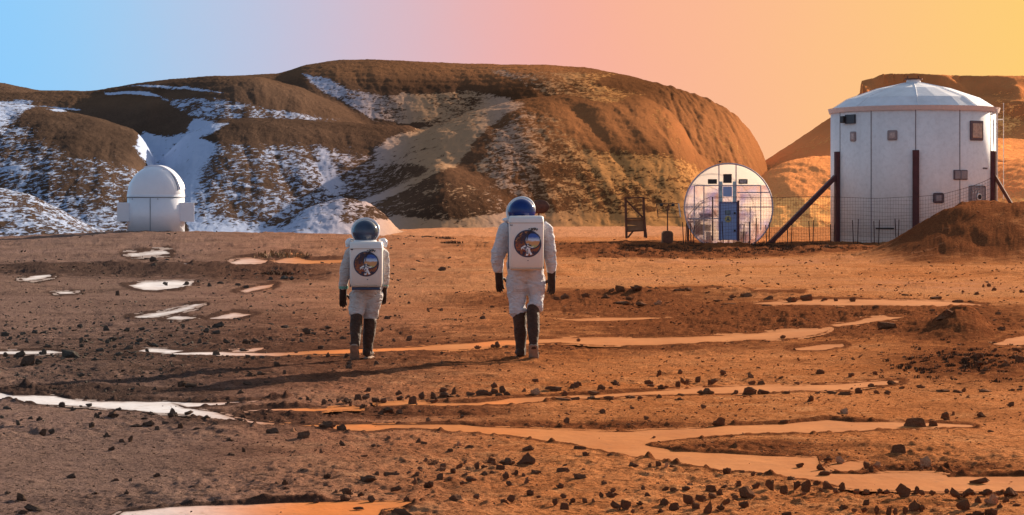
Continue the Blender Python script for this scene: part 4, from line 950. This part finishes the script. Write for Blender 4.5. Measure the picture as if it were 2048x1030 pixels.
astronaut(x2, D1, 'shorter person in grey spacesuit with smoky helmet and green wrist bands walking away', short)
# ------------------------------------------------------------ rocks
M_rock = Mat('dark_basalt_rock', 1.0, .02)
_du = M_rock.n('ShaderNodeObjectInfo').outputs['Random']; _n = M_rock.noise(9, 5, .65); _gp = M_rock.n('ShaderNodeNewGeometry').outputs['Position']
_sx = M_rock.n('ShaderNodeSeparateXYZ'); M_rock.l(_gp, _sx.inputs[0]); _d = M_rock.rng(_sx.outputs[0], -4.5, 1.5)
_c = M_rock.mix(_d, M_rock.mix(_n, g(.032, .034, .033), g(.15, .135, .115)), M_rock.mix(_n, g(.075, .026, .014), g(.34, .15, .075)))
M_rock.col(M_rock.mix(M_rock.math('MULTIPLY', _du, .5), _c, g(.13, .06, .035))); M_rock.bump(M_rock.noise(26, 5, .7), .7, .02); M_rock = M_rock.m
M_pale = simple('pale_tan_rock', (.46, .22, .12), 1.0, .02, .3, 10, .5, 26)  # pale tan colour for the few paler stones
def rock_mesh(i):
    rnd = random.Random(100+i); bm = bmesh.new(); parts = 1 if i % 3 == 0 else rnd.randint(2, 4)
    for k in range(parts):
        s = 1.0 if k == 0 else rnd.uniform(.35, .7); c = Vector((0, 0, 0)) if k == 0 else Vector((rnd.uniform(-.75, .75), rnd.uniform(-.4, .4), rnd.uniform(-.35, .15)))
        ax = Vector((rnd.uniform(.7, 1.1), rnd.uniform(.55, .85), rnd.uniform(.6, .95))); rot = Matrix.Rotation(rnd.uniform(-.45, .45), 3, 'Y') @ Matrix.Rotation(rnd.uniform(-.5, .5), 3, 'X')
        vs = []
        for _ in range(rnd.randint(13, 20)):
            v = Vector((rnd.gauss(0, 1), rnd.gauss(0, 1), rnd.gauss(0, 1))).normalized()*rnd.uniform(.85, 1.1)
            v = Vector((max(-.72, min(.72, v.x)), v.y, max(-.6, min(.92, v.z)))); v = rot @ Vector((v.x*ax.x, v.y*ax.y, v.z*ax.z)); vs.append(bm.verts.new(v*s+c))
        r = bmesh.ops.convex_hull(bm, input=vs); bmesh.ops.delete(bm, geom=[v for v in vs if v.is_valid and not v.link_faces], context='VERTS')
    bmesh.ops.subdivide_edges(bm, edges=[e for e in bm.edges if e.calc_length() > .3], cuts=1)
    bmesh.ops.triangulate(bm, faces=bm.faces[:])
    for v in bm.verts: v.co += Vector((rnd.gauss(0, .05), rnd.gauss(0, .05), rnd.gauss(0, .05)))
    bmesh.ops.recalc_face_normals(bm, faces=bm.faces)
    xs = [v.co.x for v in bm.verts]; zs_ = [v.co.z for v in bm.verts]; x0, x1_ = min(xs), max(xs); zmn, zmx = min(zs_), max(zs_)
    for v in bm.verts: v.co.x = (v.co.x-x0)/(x1_-x0)-.5; v.co.z = (v.co.z-zmn)/(zmx-zmn); v.co.y *= .5
    me = bpy.data.meshes.new('rock'); bm.to_mesh(me); bm.free(); return me
ROCKM = [rock_mesh(i) for i in range(22)]
for me in ROCKM: me.materials.append(M_rock)
PALEM = [ROCKM[i].copy() for i in (1, 5, 9)]
for me in PALEM: me.materials.clear(); me.materials.append(M_pale)
K = 2048/600.0
Z1 = [(1045,192,60,35),(1043,152,50,42),(800,380,35,35),(1432,325,35,32),(1355,292,30,18),(1505,303,45,20),(1540,268,20,14),(1130,308,35,22),(1265,305,50,25),(1622,322,50,28),(1680,328,40,20),(1935,265,60,28),(1990,268,40,20),(1840,275,40,25),(758,556,18,16),(847,572,22,12),(1005,570,20,10),(1167,562,16,16),(1280,553,30,12),(1627,550,28,14),(1705,553,14,14),(2005,502,16,14),(88,608,24,14),(338,612,22,14),(375,610,34,14),(475,608,20,14),(545,592,40,18),(725,625,50,42),(863,620,40,22),(825,616,24,10),(965,612,44,16),(1065,608,24,8),(1112,606,30,8),(1248,598,34,26),(1370,600,60,14),(1488,598,95,44),(1405,628,40,26),(1630,616,34,12),(1837,615,34,18),(1945,598,56,16),(30,660,60,36),(62,678,36,20),(120,668,26,22),(155,652,36,24),(235,645,44,32),(290,645,80,26),(300,662,24,14),(205,666,30,14),(180,698,26,22),(255,705,26,18),(410,640,26,16),(430,710,26,12),(365,665,18,10),(555,705,28,40),(555,732,36,24),(590,664,34,18),(630,632,40,12),(734,705,34,30),(765,688,60,28),(835,675,24,20),(700,655,20,10),(950,692,44,22),(935,712,40,14),(1000,632,36,18),(1070,664,30,12),(1160,656,34,14),(1283,675,30,16),(1370,658,44,30),(1475,640,50,24),(1360,705,30,32),(1398,715,36,16),(1258,722,38,14),(1132,712,20,8),(825,715,30,12),(1020,720,60,30),(1055,725,50,24),(1545,706,50,36),(1597,697,24,20),(1680,705,60,28),(1745,702,60,36),(1845,677,28,18),(2000,690,24,14),(1957,683,16,14),(105,715,36,16),(320,738,60,24),(290,780,50,40),(130,800,80,52),(182,850,100,66),(262,842,50,34),(475,802,150,52),(35,800,36,36),(55,836,24,14),(615,740,18,12),(680,762,50,24),(780,738,30,24),(870,755,80,36),(805,787,36,22),(1005,765,28,22),(770,826,40,18),(645,825,46,26),(850,810,34,14),(907,826,24,14),(887,808,20,10),(410,865,32,12),(1010,824,18,12),(1180,800,50,26),(1475,782,48,24),(1665,757,60,16),(1695,802,50,18),(1727,815,30,24),(1792,815,46,24),(1910,813,26,18),(1973,798,34,16),(2022,768,26,8),(1890,866,40,38),(1930,840,24,10)]
Z2 = [(385,640,64,40),(435,645,36,16),(345,658,24,24),(350,698,34,28),(290,690,22,10),(532,600,40,16),(553,630,26,12),(535,652,20,12),(632,682,44,26),(672,645,24,12),(540,692,30,14),(568,690,20,10),(373,730,14,12),(482,745,44,28),(685,712,20,14),(905,622,18,18),(962,616,20,14),(1025,640,20,14),(1085,683,38,30),(983,688,26,16),(1213,696,20,14),(865,540,26,16),(937,537,44,18),(1215,478,18,14),(1305,482,24,16),(1405,553,24,14),(1590,543,44,28),(1655,462,30,12),(1715,595,16,12),(1357,703,18,12),(1690,730,36,38),(1660,732,32,20),(1747,735,32,16),(1555,740,50,20),(1760,780,40,14),(1310,778,20,18),(1310,848,20,22),(1850,828,22,14),(532,795,32,28),(400,812,38,22),(660,798,36,24),(865,845,38,22),(675,850,36,24),(675,872,44,24),(1308,208,60,26),(1360,190,20,10),(1110,208,40,14),(1085,435,18,16),(1025,390,20,10)]
Z3 = [(450,400,70,40),(385,408,40,22),(590,402,70,40),(720,402,60,34),(800,385,40,24),(870,385,70,40),(960,388,110,50),(1070,368,70,32),(1072,388,40,20),(1140,380,36,20),(880,410,60,24),(830,440,120,24),(965,445,80,24),(1300,385,80,14),(1380,383,50,18),(1470,388,40,16),(1590,395,50,22),(1690,390,90,30),(1575,410,40,12),(1480,418,50,10),(1560,440,100,8),(1840,405,70,26),(1830,460,100,20),(1440,318,60,10),(535,690,30,18),(35,735,40,10),(50,780,40,14),(145,830,20,14),(1085,928,36,42),(1228,908,34,28),(1525,918,40,30),(240,965,40,18),(1715,935,40,24),(1350,965,40,36),(1250,975,40,40),(1280,975,30,22),(785,985,60,28),(1015,980,60,24),(1030,1000,50,16),(520,1005,80,40),(1215,1000,36,40),(1110,1015,80,30),(1460,980,80,30),(1720,985,50,24),(1785,983,50,22),(1920,945,34,18),(2025,985,40,16),(1930,668,40,18),(2010,755,20,16)]
Z4 = [(470,422,90,34),(565,412,84,42),(685,415,44,20),(765,415,30,20),(878,418,44,28),(1240,382,50,14),(1450,402,90,18),(1600,425,80,18),(1690,425,50,14),(1845,348,40,24),(1810,315,28,18),(1770,318,16,20),(1725,372,40,20),(1632,360,20,18),(1958,450,30,18),(1873,508,40,18),(1040,470,60,26),(1420,488,40,16),(1780,472,40,14),(1580,470,16,12),(2035,358,34,20),(1480,612,100,40),(1600,612,140,44),(1780,648,150,66),(1880,612,60,30),(1600,520,90,22),(660,915,60,34),(870,935,40,26),(1035,922,40,26),(1620,930,50,26),(1768,925,36,34),(1855,755,24,18),(1005,1000,40,20),(1155,985,80,28),(1345,1012,50,22),(1740,800,80,30),(2005,760,60,26),(1920,870,80,30),(1660,820,60,20),(1740,860,60,34),(1780,890,50,24),(2020,830,60,40),(1840,840,40,20)]
Z5 = [(118,72,28,18),(405,76,34,12),(550,75,50,22),(1095,38,30,20),(1095,78,32,12),(980,55,20,10),(1260,92,54,16),(1378,70,34,22),(1497,92,34,36),(1610,58,36,16),(1605,82,26,10),(1782,65,56,24),(1710,95,80,44),(1942,70,28,34),(1240,155,60,48),(1300,155,90,34),(1370,142,30,20),(1700,135,90,24),(1830,130,60,22),(450,158,28,20),(532,160,24,20),(943,140,28,18),(905,170,30,16),(1050,178,38,28),(1060,200,50,14),(1155,190,32,26),(1550,172,50,22),(1637,200,56,34),(1293,250,34,36),(1415,250,50,26),(1655,244,50,24),(1552,272,30,26),(1718,276,32,18),(420,282,50,30),(605,280,44,18),(497,310,44,26),(45,305,50,24),(10,365,30,24),(268,375,44,28),(205,368,40,18),(122,406,32,30),(143,380,20,12),(660,355,44,28),(680,340,28,20),(775,350,80,36),(808,310,50,22),(1178,355,70,64),(1290,335,70,24),(1405,365,60,24),(1270,375,80,30),(1030,338,50,20),(985,330,30,12),(985,370,50,14),(925,428,90,24),(1010,422,110,48),(1128,403,44,20),(1070,448,38,30),(485,408,30,12),(525,408,32,16),(625,436,40,46),(855,408,28,10),(290,472,50,38),(350,464,42,30),(728,498,55,40),(838,530,60,26),(890,528,36,48),(762,580,56,26),(1230,434,38,40),(1225,402,30,16),(1365,455,130,30),(1465,425,70,36),(1390,415,50,20),(1525,460,80,20),(1535,438,30,18),(1590,408,36,22),(1280,498,30,12),(1570,520,56,24),(1632,500,55,28),(1665,595,40,34),(1580,618,60,20),(1690,438,40,22),(1770,440,34,14),(1860,472,100,42),(2000,468,50,38),(1640,395,50,30),(480,775,80,36),(780,802,70,26),(888,798,26,24),(1067,760,58,22),(1130,762,18,8),(863,880,34,30),(48,882,42,20),(142,918,86,46),(365,940,34,28),(220,998,120,50),(150,1020,70,30),(1335,935,40,26),(1482,930,40,18),(640,885,50,20),(1945,825,46,44),(1950,860,50,30),(1885,820,24,24),(2022,808,40,34)]
Z6 = [(800,178,50,26),(1020,205,56,36),(1025,235,50,26),(1075,225,36,20),(1110,262,60,50),(910,255,40,30),(860,250,60,28),(735,235,60,36),(790,230,50,24),(800,215,36,20),(660,255,70,34),(600,250,24,20),(505,262,40,30),(545,248,30,16),(345,245,30,24),(395,245,40,36),(1170,225,40,44),(1255,225,60,44),(1255,258,60,24),(1340,215,110,36),(1320,180,60,28),(1390,195,40,48),(1420,215,30,14),(1505,205,60,20),(1595,208,110,40),(1670,150,50,36),(1670,195,50,36),(1725,190,50,50),(1700,215,50,24),(1755,210,50,30),(1870,185,30,24),(2035,170,40,20),(1950,108,40,14),(775,290,60,24),(925,330,110,42),(1020,330,46,26),(1218,388,32,28),(1445,365,32,24),(360,400,34,22),(435,425,36,14),(520,432,130,48),(625,446,70,42),(360,502,90,50),(938,505,40,20),(630,550,44,38),(840,555,34,14),(883,558,32,14),(1147,540,44,40),(1187,548,40,26),(1495,568,60,22),(1355,595,60,26),(485,605,26,32),(778,626,50,12),(1195,655,34,22),(1463,670,28,18),(1430,700,46,34),(1385,735,40,32),(1315,695,44,24),(1315,722,44,26),(1295,780,56,44),(1465,758,40,24),(1360,782,36,16),(1510,790,76,26),(1450,812,36,20),(1218,834,66,42),(1160,720,32,26),(1133,762,48,34),(1122,808,28,38),(1150,795,20,26),(1087,745,46,20),(965,760,110,28),(865,752,32,24),(685,782,32,22),(800,805,120,50),(998,857,86,36),(525,775,50,36),(520,835,34,22),(540,805,22,12),(430,840,36,18),(583,878,32,28),(665,884,80,44),(650,922,76,36),(757,890,48,26),(790,858,20,12),(830,930,60,36),(500,905,18,26),(450,935,50,32),(1072,925,46,36),(1408,928,110,42),(1545,908,40,28),(1548,704,34,42),(1597,705,50,26),(1648,662,60,34),(1665,685,40,30),(1755,684,110,48),(1710,717,60,38),(1597,745,60,22),(1658,740,50,18),(1750,768,50,46),(1812,745,44,32),(1868,760,28,22),(1955,738,70,20),(1900,595,80,48),(1885,672,130,76),(1775,818,60,26),(1888,802,34,36),(1912,885,50,34),(1970,905,30,14),(1780,925,60,40),(1740,950,60,36),(1045,1030,200,46),(740,985,80,16)]
Z7 = [(375,175,120,30),(445,207,46,30),(510,160,70,36),(690,177,60,46),(640,202,90,28),(755,165,30,18),(800,137,44,22),(435,250,140,26),(510,245,70,26),(640,238,90,26),(740,235,80,24),(890,225,70,18),(955,232,40,20),(1085,230,40,28),(1240,210,70,16),(1225,248,70,28),(1410,205,120,46),(1605,195,44,24),(1705,202,100,54),(1800,197,80,30),(1950,200,60,22),(700,328,46,28),(900,300,34,18),(1000,368,36,20),(1390,295,40,26),(455,390,36,32),(1495,412,90,54),(1940,397,56,24),(1048,497,30,12),(1487,494,30,10),(545,587,86,36),(593,628,60,36),(755,628,60,24),(915,708,70,44),(1030,710,44,44),(1085,704,44,50),(1175,708,50,24),(442,690,40,14),(430,730,96,30),(245,740,70,18),(648,692,86,14),(567,728,34,22),(548,780,86,38),(410,838,58,36),(712,820,38,28),(205,882,50,32),(430,905,50,30),(375,947,36,38),(493,945,46,36),(440,985,64,46),(580,937,34,28),(640,940,30,26),(690,902,34,38),(760,900,90,38),(790,975,70,52),(860,972,70,52),(955,955,50,26),(970,980,30,16),(975,852,30,28),(1085,825,36,24),(1130,855,50,26),(1190,867,60,30),(1270,860,60,30),(1300,830,44,26),(1290,937,80,52),(1370,922,70,36),(1120,957,70,46),(1190,982,80,42),(1100,1005,50,26),(1340,990,60,52),(1420,1012,60,88),(1440,860,80,42),(1500,887,50,38),(1535,837,60,20),(1445,902,70,32),(1545,947,60,42),(1510,992,60,46),(1605,915,40,28),(1630,832,40,44),(1690,905,110,74),(1750,842,70,36),(1845,847,60,66),(1940,867,60,46),(1550,742,60,42),(1655,740,36,20),(1730,757,34,32),(1775,750,40,16),(1995,790,60,26),(2030,842,50,50),(1665,967,70,36),(770,862,40,22),(1010,900,50,30),(905,1007,30,22)]
Z8 = [(590,250,46,42),(1515,372,66,54),(1562,345,26,30),(1765,354,76,36),(1310,417,150,56),(1430,412,60,32),(920,190,50,36),(870,163,24,10),(1045,197,40,24),(1115,195,50,20),(820,207,90,26),(735,195,80,18),(640,198,34,14),(1480,190,140,24),(1600,192,90,24),(1640,185,30,30),(1790,185,100,18),(1965,178,40,18),(2020,177,40,18),(1345,160,60,18),(1215,162,40,16),(1155,134,80,30),(1960,282,44,32),(1820,460,44,16),(1195,602,104,60),(1320,688,40,30),(520,695,60,26),(665,712,70,38),(715,650,60,26),(975,702,50,44),(1005,727,36,42),(690,747,100,24),(1750,805,130,38),(460,785,50,24),(560,858,70,74),(635,815,50,28),(705,842,80,52),(810,852,50,52),(540,885,40,20),(660,862,30,22),(905,872,40,26),(765,870,40,28),(975,872,40,24),(1060,882,46,38),(1120,872,50,24),(1225,892,100,84),(1310,877,50,52),(1355,882,40,28),(1425,882,50,28),(1520,872,40,26),(1580,897,70,62),(1670,887,110,46),(1790,882,90,38),(1880,885,40,26),(1965,892,110,58),(1925,932,50,38),(1740,942,50,52),(1635,982,90,66),(970,957,46,40),(820,987,70,34),(890,1000,36,20),(960,1000,44,28),(1045,1007,40,50),(1125,1017,40,50),(1170,1012,30,34),(1240,1007,40,42),(1300,992,100,72),(1355,992,40,42),(1890,987,50,50),(2000,962,60,16),(1825,1035,90,58),(1720,1035,120,42),(430,1035,70,32)]
PALE = [(3,1078,440,56,32),(2,1310,778,18,16),(6,1950,207,72,50),(6,1000,752,30,28),(6,685,277,18,26),(7,1133,717,34,56),(8,825,337,62,42),(8,1380,682,76,58),(8,795,667,60,44),(8,1045,692,60,34),(8,1830,947,90,70),(6,295,470,46,42),(6,1418,557,44,38),(4,185,942,36,24)]
OFF = {1: (0, 480), 2: (500, 480), 3: (1000, 480), 4: (1448, 480), 5: (0, 730), 6: (500, 730), 7: (1000, 730), 8: (1448, 730)}
REC = []
for zi, lst in ((1, Z1), (2, Z2), (3, Z3), (4, Z4), (5, Z5), (6, Z6), (7, Z7), (8, Z8)):
    for (x, y, w, h) in lst: REC.append((OFF[zi][0]+x/K, OFF[zi][1]+y/K, w/K, h/K, False))
for zi, x, y, w, h in PALE: REC.append((OFF[zi][0]+x/K, OFF[zi][1]+y/K, w/K, h/K, True))
def place(px, py):                        # meet the sight line with the real ground
    Y = GY(py)
    for _ in range(6):
        X = (px-1024)/F*Y; z = ground_z(X, Y); Y = F*(EYE-z)/(py-HZ)
    return X, Y, ground_z(X, Y)
LM = [(305, 522, 'the two-stone stack'), (725, 700, "the shorter astronaut's boots"), (1053, 700, "the taller astronaut's boots"), (150, 800, 'the white melt channel'), (53, 729, 'the largest left edge boulder'), (139, 715, 'the wide low black boulder'),
 (436, 655, 'the broad pointed rock'), (345, 834, 'the tall black rock at the channel edge'), (65, 1022, 'the jagged bottom left corner rock'), (734, 966, 'the shark-fin shaped rock'), (1052, 927, 'the large ridge-shaped rock'), (806, 1031, 'the rock mound at the bottom edge'),
 (660, 858, 'the rocks across the orange channel'), (1290, 888, 'the channel fork'), (1798, 906, 'the lone round boulder'), (1832, 852, 'the long channel boulder'), (1438, 851, 'the jagged rock above the channel fork'),
 (1500, 789, 'the jagged boulder on the upper right strip'), (1075, 790, 'the pale-faced squarish rock'), (1270, 592, 'the dark stony line'), (1925, 660, 'the dark heap at the right'), (1332, 940, 'the pale upright splinter'), (1961, 966, 'the low stone inside the channel'),
 (2040, 1025, 'the bottom right corner'), (1690, 829, 'the pale-faced round stone'), (1413, 790, 'the tapered rock in the strip'), (320, 568, 'the largest round snow patch'), (510, 575, 'the small two-stone snow patch'), (1620, 600, 'the pale sand strip'), (380, 770, 'the long shadows'), (800, 797, 'the stone row below the astronauts'),
 (250, 855, 'the scatter below the white channel'), (600, 950, 'the lower left bare soil'), (1240, 1000, 'the lower middle stone field'), (1500, 1000, 'the lower right stone field'), (1660, 975, 'the channel bank'), (1250, 792, 'the upper strip'), (1960, 720, 'the rough ground at the right'), (170, 660, 'the dense left scatter'), (560, 680, 'the rocks left of the shorter astronaut'), (1850, 480, 'the foot of the big mound'), (1700, 930, 'the pinkish pool in the stones')]
def describe(px, py, w, h, pale):
    L = sorted(LM, key=lambda q: math.hypot(q[0]-px, (q[1]-py)*2.0))[0]; dx, dy = px-L[0], (py-L[1])*2.0; d = math.hypot(dx, dy)
    size = 'tiny' if w*h < 90 else 'small' if w*h < 150 else 'medium' if w*h < 300 else 'large'
    shp = 'flat' if h < w*.42 else 'low' if h < w*.6 else 'blocky' if h < w*.85 else 'upright'
    if d < 14: rel = 'at'
    else:
        rel = ('behind' if dy < 0 else 'in front of') if abs(dy) > abs(dx)*.8 else ('left of' if dx < 0 else 'right of')
        rel = ('just ' if d < 45 else 'a little ' if d < 95 else 'farther ')+rel; rel = rel.replace('farther behind', 'well behind').replace('farther ', 'farther ')
    return '%s %s %s rock %s %s' % (size, shp, 'pale' if pale else 'dark' if px < 900 else 'brown', rel, L[2])
UNIQ = {  # single boulders one can point to
 (53, 729): 'largest dark boulder at the far left edge of the plain', (139, 715): 'wide low black boulder right of the one at the left edge', (436, 655): 'broad pointed dark rock left of the shorter astronaut',
 (305, 536): 'lower stone of the little two-stone stack below the observatory', (306, 524): 'upper stone of the little two-stone stack below the observatory',
 (612, 667): 'angular brown rock directly left of the shorter astronaut', (345, 834): 'tall black rock standing at the edge of the white channel', (42, 999): 'rounded black rock near the bottom left corner',
 (65, 1022): 'long jagged grey rock in the bottom left corner', (1052, 927): 'large ridge-shaped rock below the pink part of the channel', (1057, 904): 'rounded dark rock just behind the large ridge-shaped rock',
 (1798, 906): 'lone rounded boulder between the two right channel branches', (1832, 852): 'long dark boulder at the right end of the upper channel branch', (1892, 839): 'upright rock right of the upper channel branch with a long shadow',
 (1438, 851): 'jagged dark rock on the bank above the wide channel fork', (1413, 790): 'tapered dark rock lying in the upper right snow strip', (1500, 789): 'wide jagged boulder on the edge of the upper right snow strip',
 (1961, 966): 'low dark stone lying inside the channel at the right', (1075, 790): 'pale-faced squarish rock in the row below the taller astronaut', (1332, 940): 'pale upright splinter of rock below the channel fork',
 (1690, 829): 'pale-faced round stone above the right channel branch', (1852, 930): 'pale pointed rock beside a smaller dark one between the channel branches', (806, 1031): 'wide dark mound of rock cut by the bottom edge of the photo',
 (734, 966): 'shark-fin shaped rock in the lower middle field', (771, 827): 'broad dark rock on bare soil above the orange channel', (652, 856): 'long dark rock lying across the orange channel', (683, 860): 'dark rock at the right end of the long one across the orange channel',
}
REC.sort(key=lambda r: -(r[2]*r[3])); used_u = {}
rest = []; ROCKS = []
made = 0
for k, (px, py, w, h, pale) in enumerate(REC):
    X, Y, z = place(px, py); s = Y/F; W_, H_ = w*s*1.06, h*s*1.02
    rnd = random.Random(k*13+5); D = W_*rnd.uniform(.6, .95)
    X, Yc = X, Y+D*.25; zz = z-H_*.38
    me = (PALEM[k % 3] if pale else ROCKM[rnd.randrange(22)]); flip = rnd.choice((-1, 1)); rz = rnd.uniform(-.5, .5)+(PI if flip < 0 else 0)
    if made < 299:
        o = bpy.data.objects.new('rock', me); C.objects.link(o); o.location = (X, Yc, zz); o.rotation_euler = (0, 0, rz); o.scale = (W_*.98, D*1.05, H_*1.36)
        lab = None
        for (ux, uy), l in UNIQ.items():
            if abs(ux-px) < 9 and abs(uy-py) < 9 and (ux, uy) not in used_u: lab = l; used_u[(ux, uy)] = 1; break
        tag(o, lab or describe(px, py, w, h, pale), 'rock'); ROCKS.append((o, px, py, bool(lab)))
        made += 1
    else: rest.append((X, Yc, zz, W_*1.05, D, H_*1.42, rz, me))
by = {}
for r in ROCKS: by.setdefault(r[0]['label'], []).append(r)
for lab, L in by.items():
    if len(L) < 2: continue
    ws = [r[1] for r in L]; hs = [r[2] for r in L]; horiz = max(ws)-min(ws) > (max(hs)-min(hs))*1.5
    L.sort(key=lambda r: r[1] if horiz else r[2])
    names = {2: ('left', 'right') if horiz else ('farther', 'nearer'), 3: ('leftmost', 'middle', 'rightmost') if horiz else ('farthest', 'middle', 'nearest')}.get(len(L))
    if not names and horiz: names = ['leftmost', 'second from left']+['middle']*max(0, len(L)-4)+['second from right', 'rightmost']
    elif not names: names = ['farthest', 'second farthest']+['middle']*max(0, len(L)-4)+['second nearest', 'nearest']
    for nme, r in zip(names, L): r[0]['label'] = nme+' '+(lab if len((nme+' '+lab).split()) <= 16 else lab.replace(' rock ', ' ').replace('the two-stone', 'two-stone'))
for r in ROCKS:
    for cut in ('a little ', 'the ', 'farther ', 'just '):
        if len(r[0]['label'].split()) > 16: r[0]['label'] = r[0]['label'].replace(cut, '')
by = {}
for r in ROCKS: by.setdefault(r[0]['label'], []).append(r)
for i, (lab, L) in enumerate(by.items()):
    for r in L: r[0]['group'] = ('alike rocks: '+lab) if len(L) > 1 else 'rocks strewn over the plain'
# the remaining small stones and the loose gravel: one mass
def merged(name, items, mat, sharp=True):
    vs = []; fs = []; off = 0; cache = {}
    for (X, Y, z, w, d, h, rz, me) in items:
        if me.name not in cache:
            co = np.empty(len(me.vertices)*3); me.vertices.foreach_get('co', co); cache[me.name] = (co.reshape(-1, 3), [tuple(p.vertices) for p in me.polygons])
        co, pf = cache[me.name]; c, s_ = math.cos(rz), math.sin(rz); q = co*np.array((w, d, h)); x = q[:, 0]*c-q[:, 1]*s_+X; y = q[:, 0]*s_+q[:, 1]*c+Y
        vs.append(np.stack([x, y, q[:, 2]+z], -1)); fs += [tuple(i+off for i in f) for f in pf]; off += len(co)
    me = bpy.data.meshes.new(name); me.from_pydata(np.concatenate(vs).tolist(), [], fs); return link(name, me, mat)
tag(merged('small_stones', rest, M_rock), kind='stuff')
# tiny pebbles: eight-cornered chips
chip = []
for i in range(4):
    bm = bmesh.new(); rnd = random.Random(i+50)
    for _ in range(8): bm.verts.new(Vector((rnd.uniform(-.5, .5), rnd.uniform(-.4, .4), rnd.uniform(0, 1))))
    bmesh.ops.convex_hull(bm, input=bm.verts[:]); bmesh.ops.delete(bm, geom=[v for v in bm.verts if not v.link_faces], context='VERTS'); me = bpy.data.meshes.new('chip'); bm.to_mesh(me); bm.free(); chip.append(me)
rng_ = np.random.default_rng(3); N = 42000
ppx = rng_.uniform(-120, 2170, N); ppy = 480+(rng_.uniform(0, 1, N)**.8)*560; Yp = GY(ppy); Xp = (ppx-1024)/F*Yp
dens = .22+1.0*dark_zone(ppx, ppy)+.45*ss(fbm(Xp*.5, Yp*.3, 400, 3), .0, .5)+.35*bell(ppx, ppy, 300, 700, 450, 90)+.3*ss(ppx, 1000, 1500)+.5*bell(ppx, ppy, 200, 680, 420, 60)
dens[snow_amount(ppx, ppy) > -8] = .02
keep = rng_.uniform(0, 1.2, N) < dens; Xp, Yp, ppx, ppy = Xp[keep], Yp[keep], ppx[keep], ppy[keep]
zp = ground_zs(Xp, Yp); szp = (1.0+4.2*rng_.uniform(0, 1, len(Xp))**3)*Yp/F*1.25; szp = szp*(1+.45*bell(ppx, ppy, 250, 690, 420, 70)); szp = np.minimum(szp, .16)
items = [(float(a), float(b), float(c)-.15*float(s), float(s)*random.uniform(.8, 1.8), float(s), float(s)*random.uniform(.5, .95), random.uniform(0, 6.28), chip[random.randrange(4)]) for a, b, c, s in zip(Xp, Yp, zp, szp)]
tag(merged('gravel', items, M_rock), kind='stuff')
# ------------------------------------------------------------ dry brush on the berm and small shrubs
M_brush = simple('dry_brush', (.085, .045, .028), .9, .1, .5, 3); M_grass = simple('straw_grass', (.28, .17, .09), .9, .1, .4, 3)
def brush(name, spots, mat, parent=None, tall=1.0, n=26, spread=1.0):
    V = []; Fc = []
    for (x, y, z, r) in spots:
        for _ in range(n):
            a = random.uniform(0, 2*PI); d = r*random.random()**.6*spread; bx, by = x+d*math.cos(a), y+d*math.sin(a)*.7
            hh = r*random.uniform(.35, .95)*tall*(1-.5*d/(r*spread+1e-6)); lx, ly = random.gauss(0, .45)*hh, random.gauss(0, .45)*hh; w = r*.035+.004; t = random.uniform(0, PI)
            i = len(V); cx, cy = math.cos(t)*w, math.sin(t)*w
            V += [(bx-cx, by-cy, z-.02), (bx+cx, by+cy, z-.02), (bx+lx*.5+cx*.8, by+ly*.5+cy*.8, z+hh*.6), (bx+lx*.5-cx*.8, by+ly*.5-cy*.8, z+hh*.6), (bx+lx, by+ly, z+hh)]
            Fc += [(i, i+1, i+2, i+3), (i+3, i+2, i+4)]
    me = bpy.data.meshes.new(name); me.from_pydata(V, [], Fc); return link(name, me, mat, parent)
sp_ = []
for _ in range(1500):
    px = random.gauss(1420, 170) if random.random() < .5 else random.uniform(1110, 1750); py = random.gauss(495, 6.5)
    if not 1085 < px < 1765 or py < 484 or py > 513: continue
    Y = GY(py); X = (px-1024)/F*Y; sp_.append((X, Y, ground_z(X, Y), random.uniform(.05, .15)))
for _ in range(260):
    px = random.gauss(1940, 90); py = random.gauss(728, 20)
    if 1700 < px < 2100: Y = GY(py); X = (px-1024)/F*Y; sp_.append((X, Y, ground_z(X, Y), random.uniform(.02, .05)))
tag(brush('dry_brush', sp_, M_brush, n=16), kind='stuff')
for (px, py, r, mat, lab) in ((898, 489, .34, M_brush, 'low dark shrub alone on the pale flat between the two astronauts'), (888, 478, .34, M_brush, 'flat dry shrub behind the dark one between the astronauts'), (822, 484, .22, M_brush, 'small dry shrub near the hill foot right of the shorter astronaut'),
    (562, 514, .75, M_grass, 'straw coloured grass tussock on the snow patch left of the shorter astronaut'), (905, 641, .12, M_grass, 'thin tuft of dry grass midway between the two astronauts'), (555, 548, .3, M_brush, 'dark low bush by the small two-stone snow patch'), (822, 474, .3, M_brush, 'flat dark bush on the sandy hill foot')):
    X, Y, z = place(px, py); o = brush('shrub', [(0, 0, 0, r)], mat, n=120, tall=.55, spread=1.6); o.location = (X, Y, z); tag(o, lab, 'shrub')
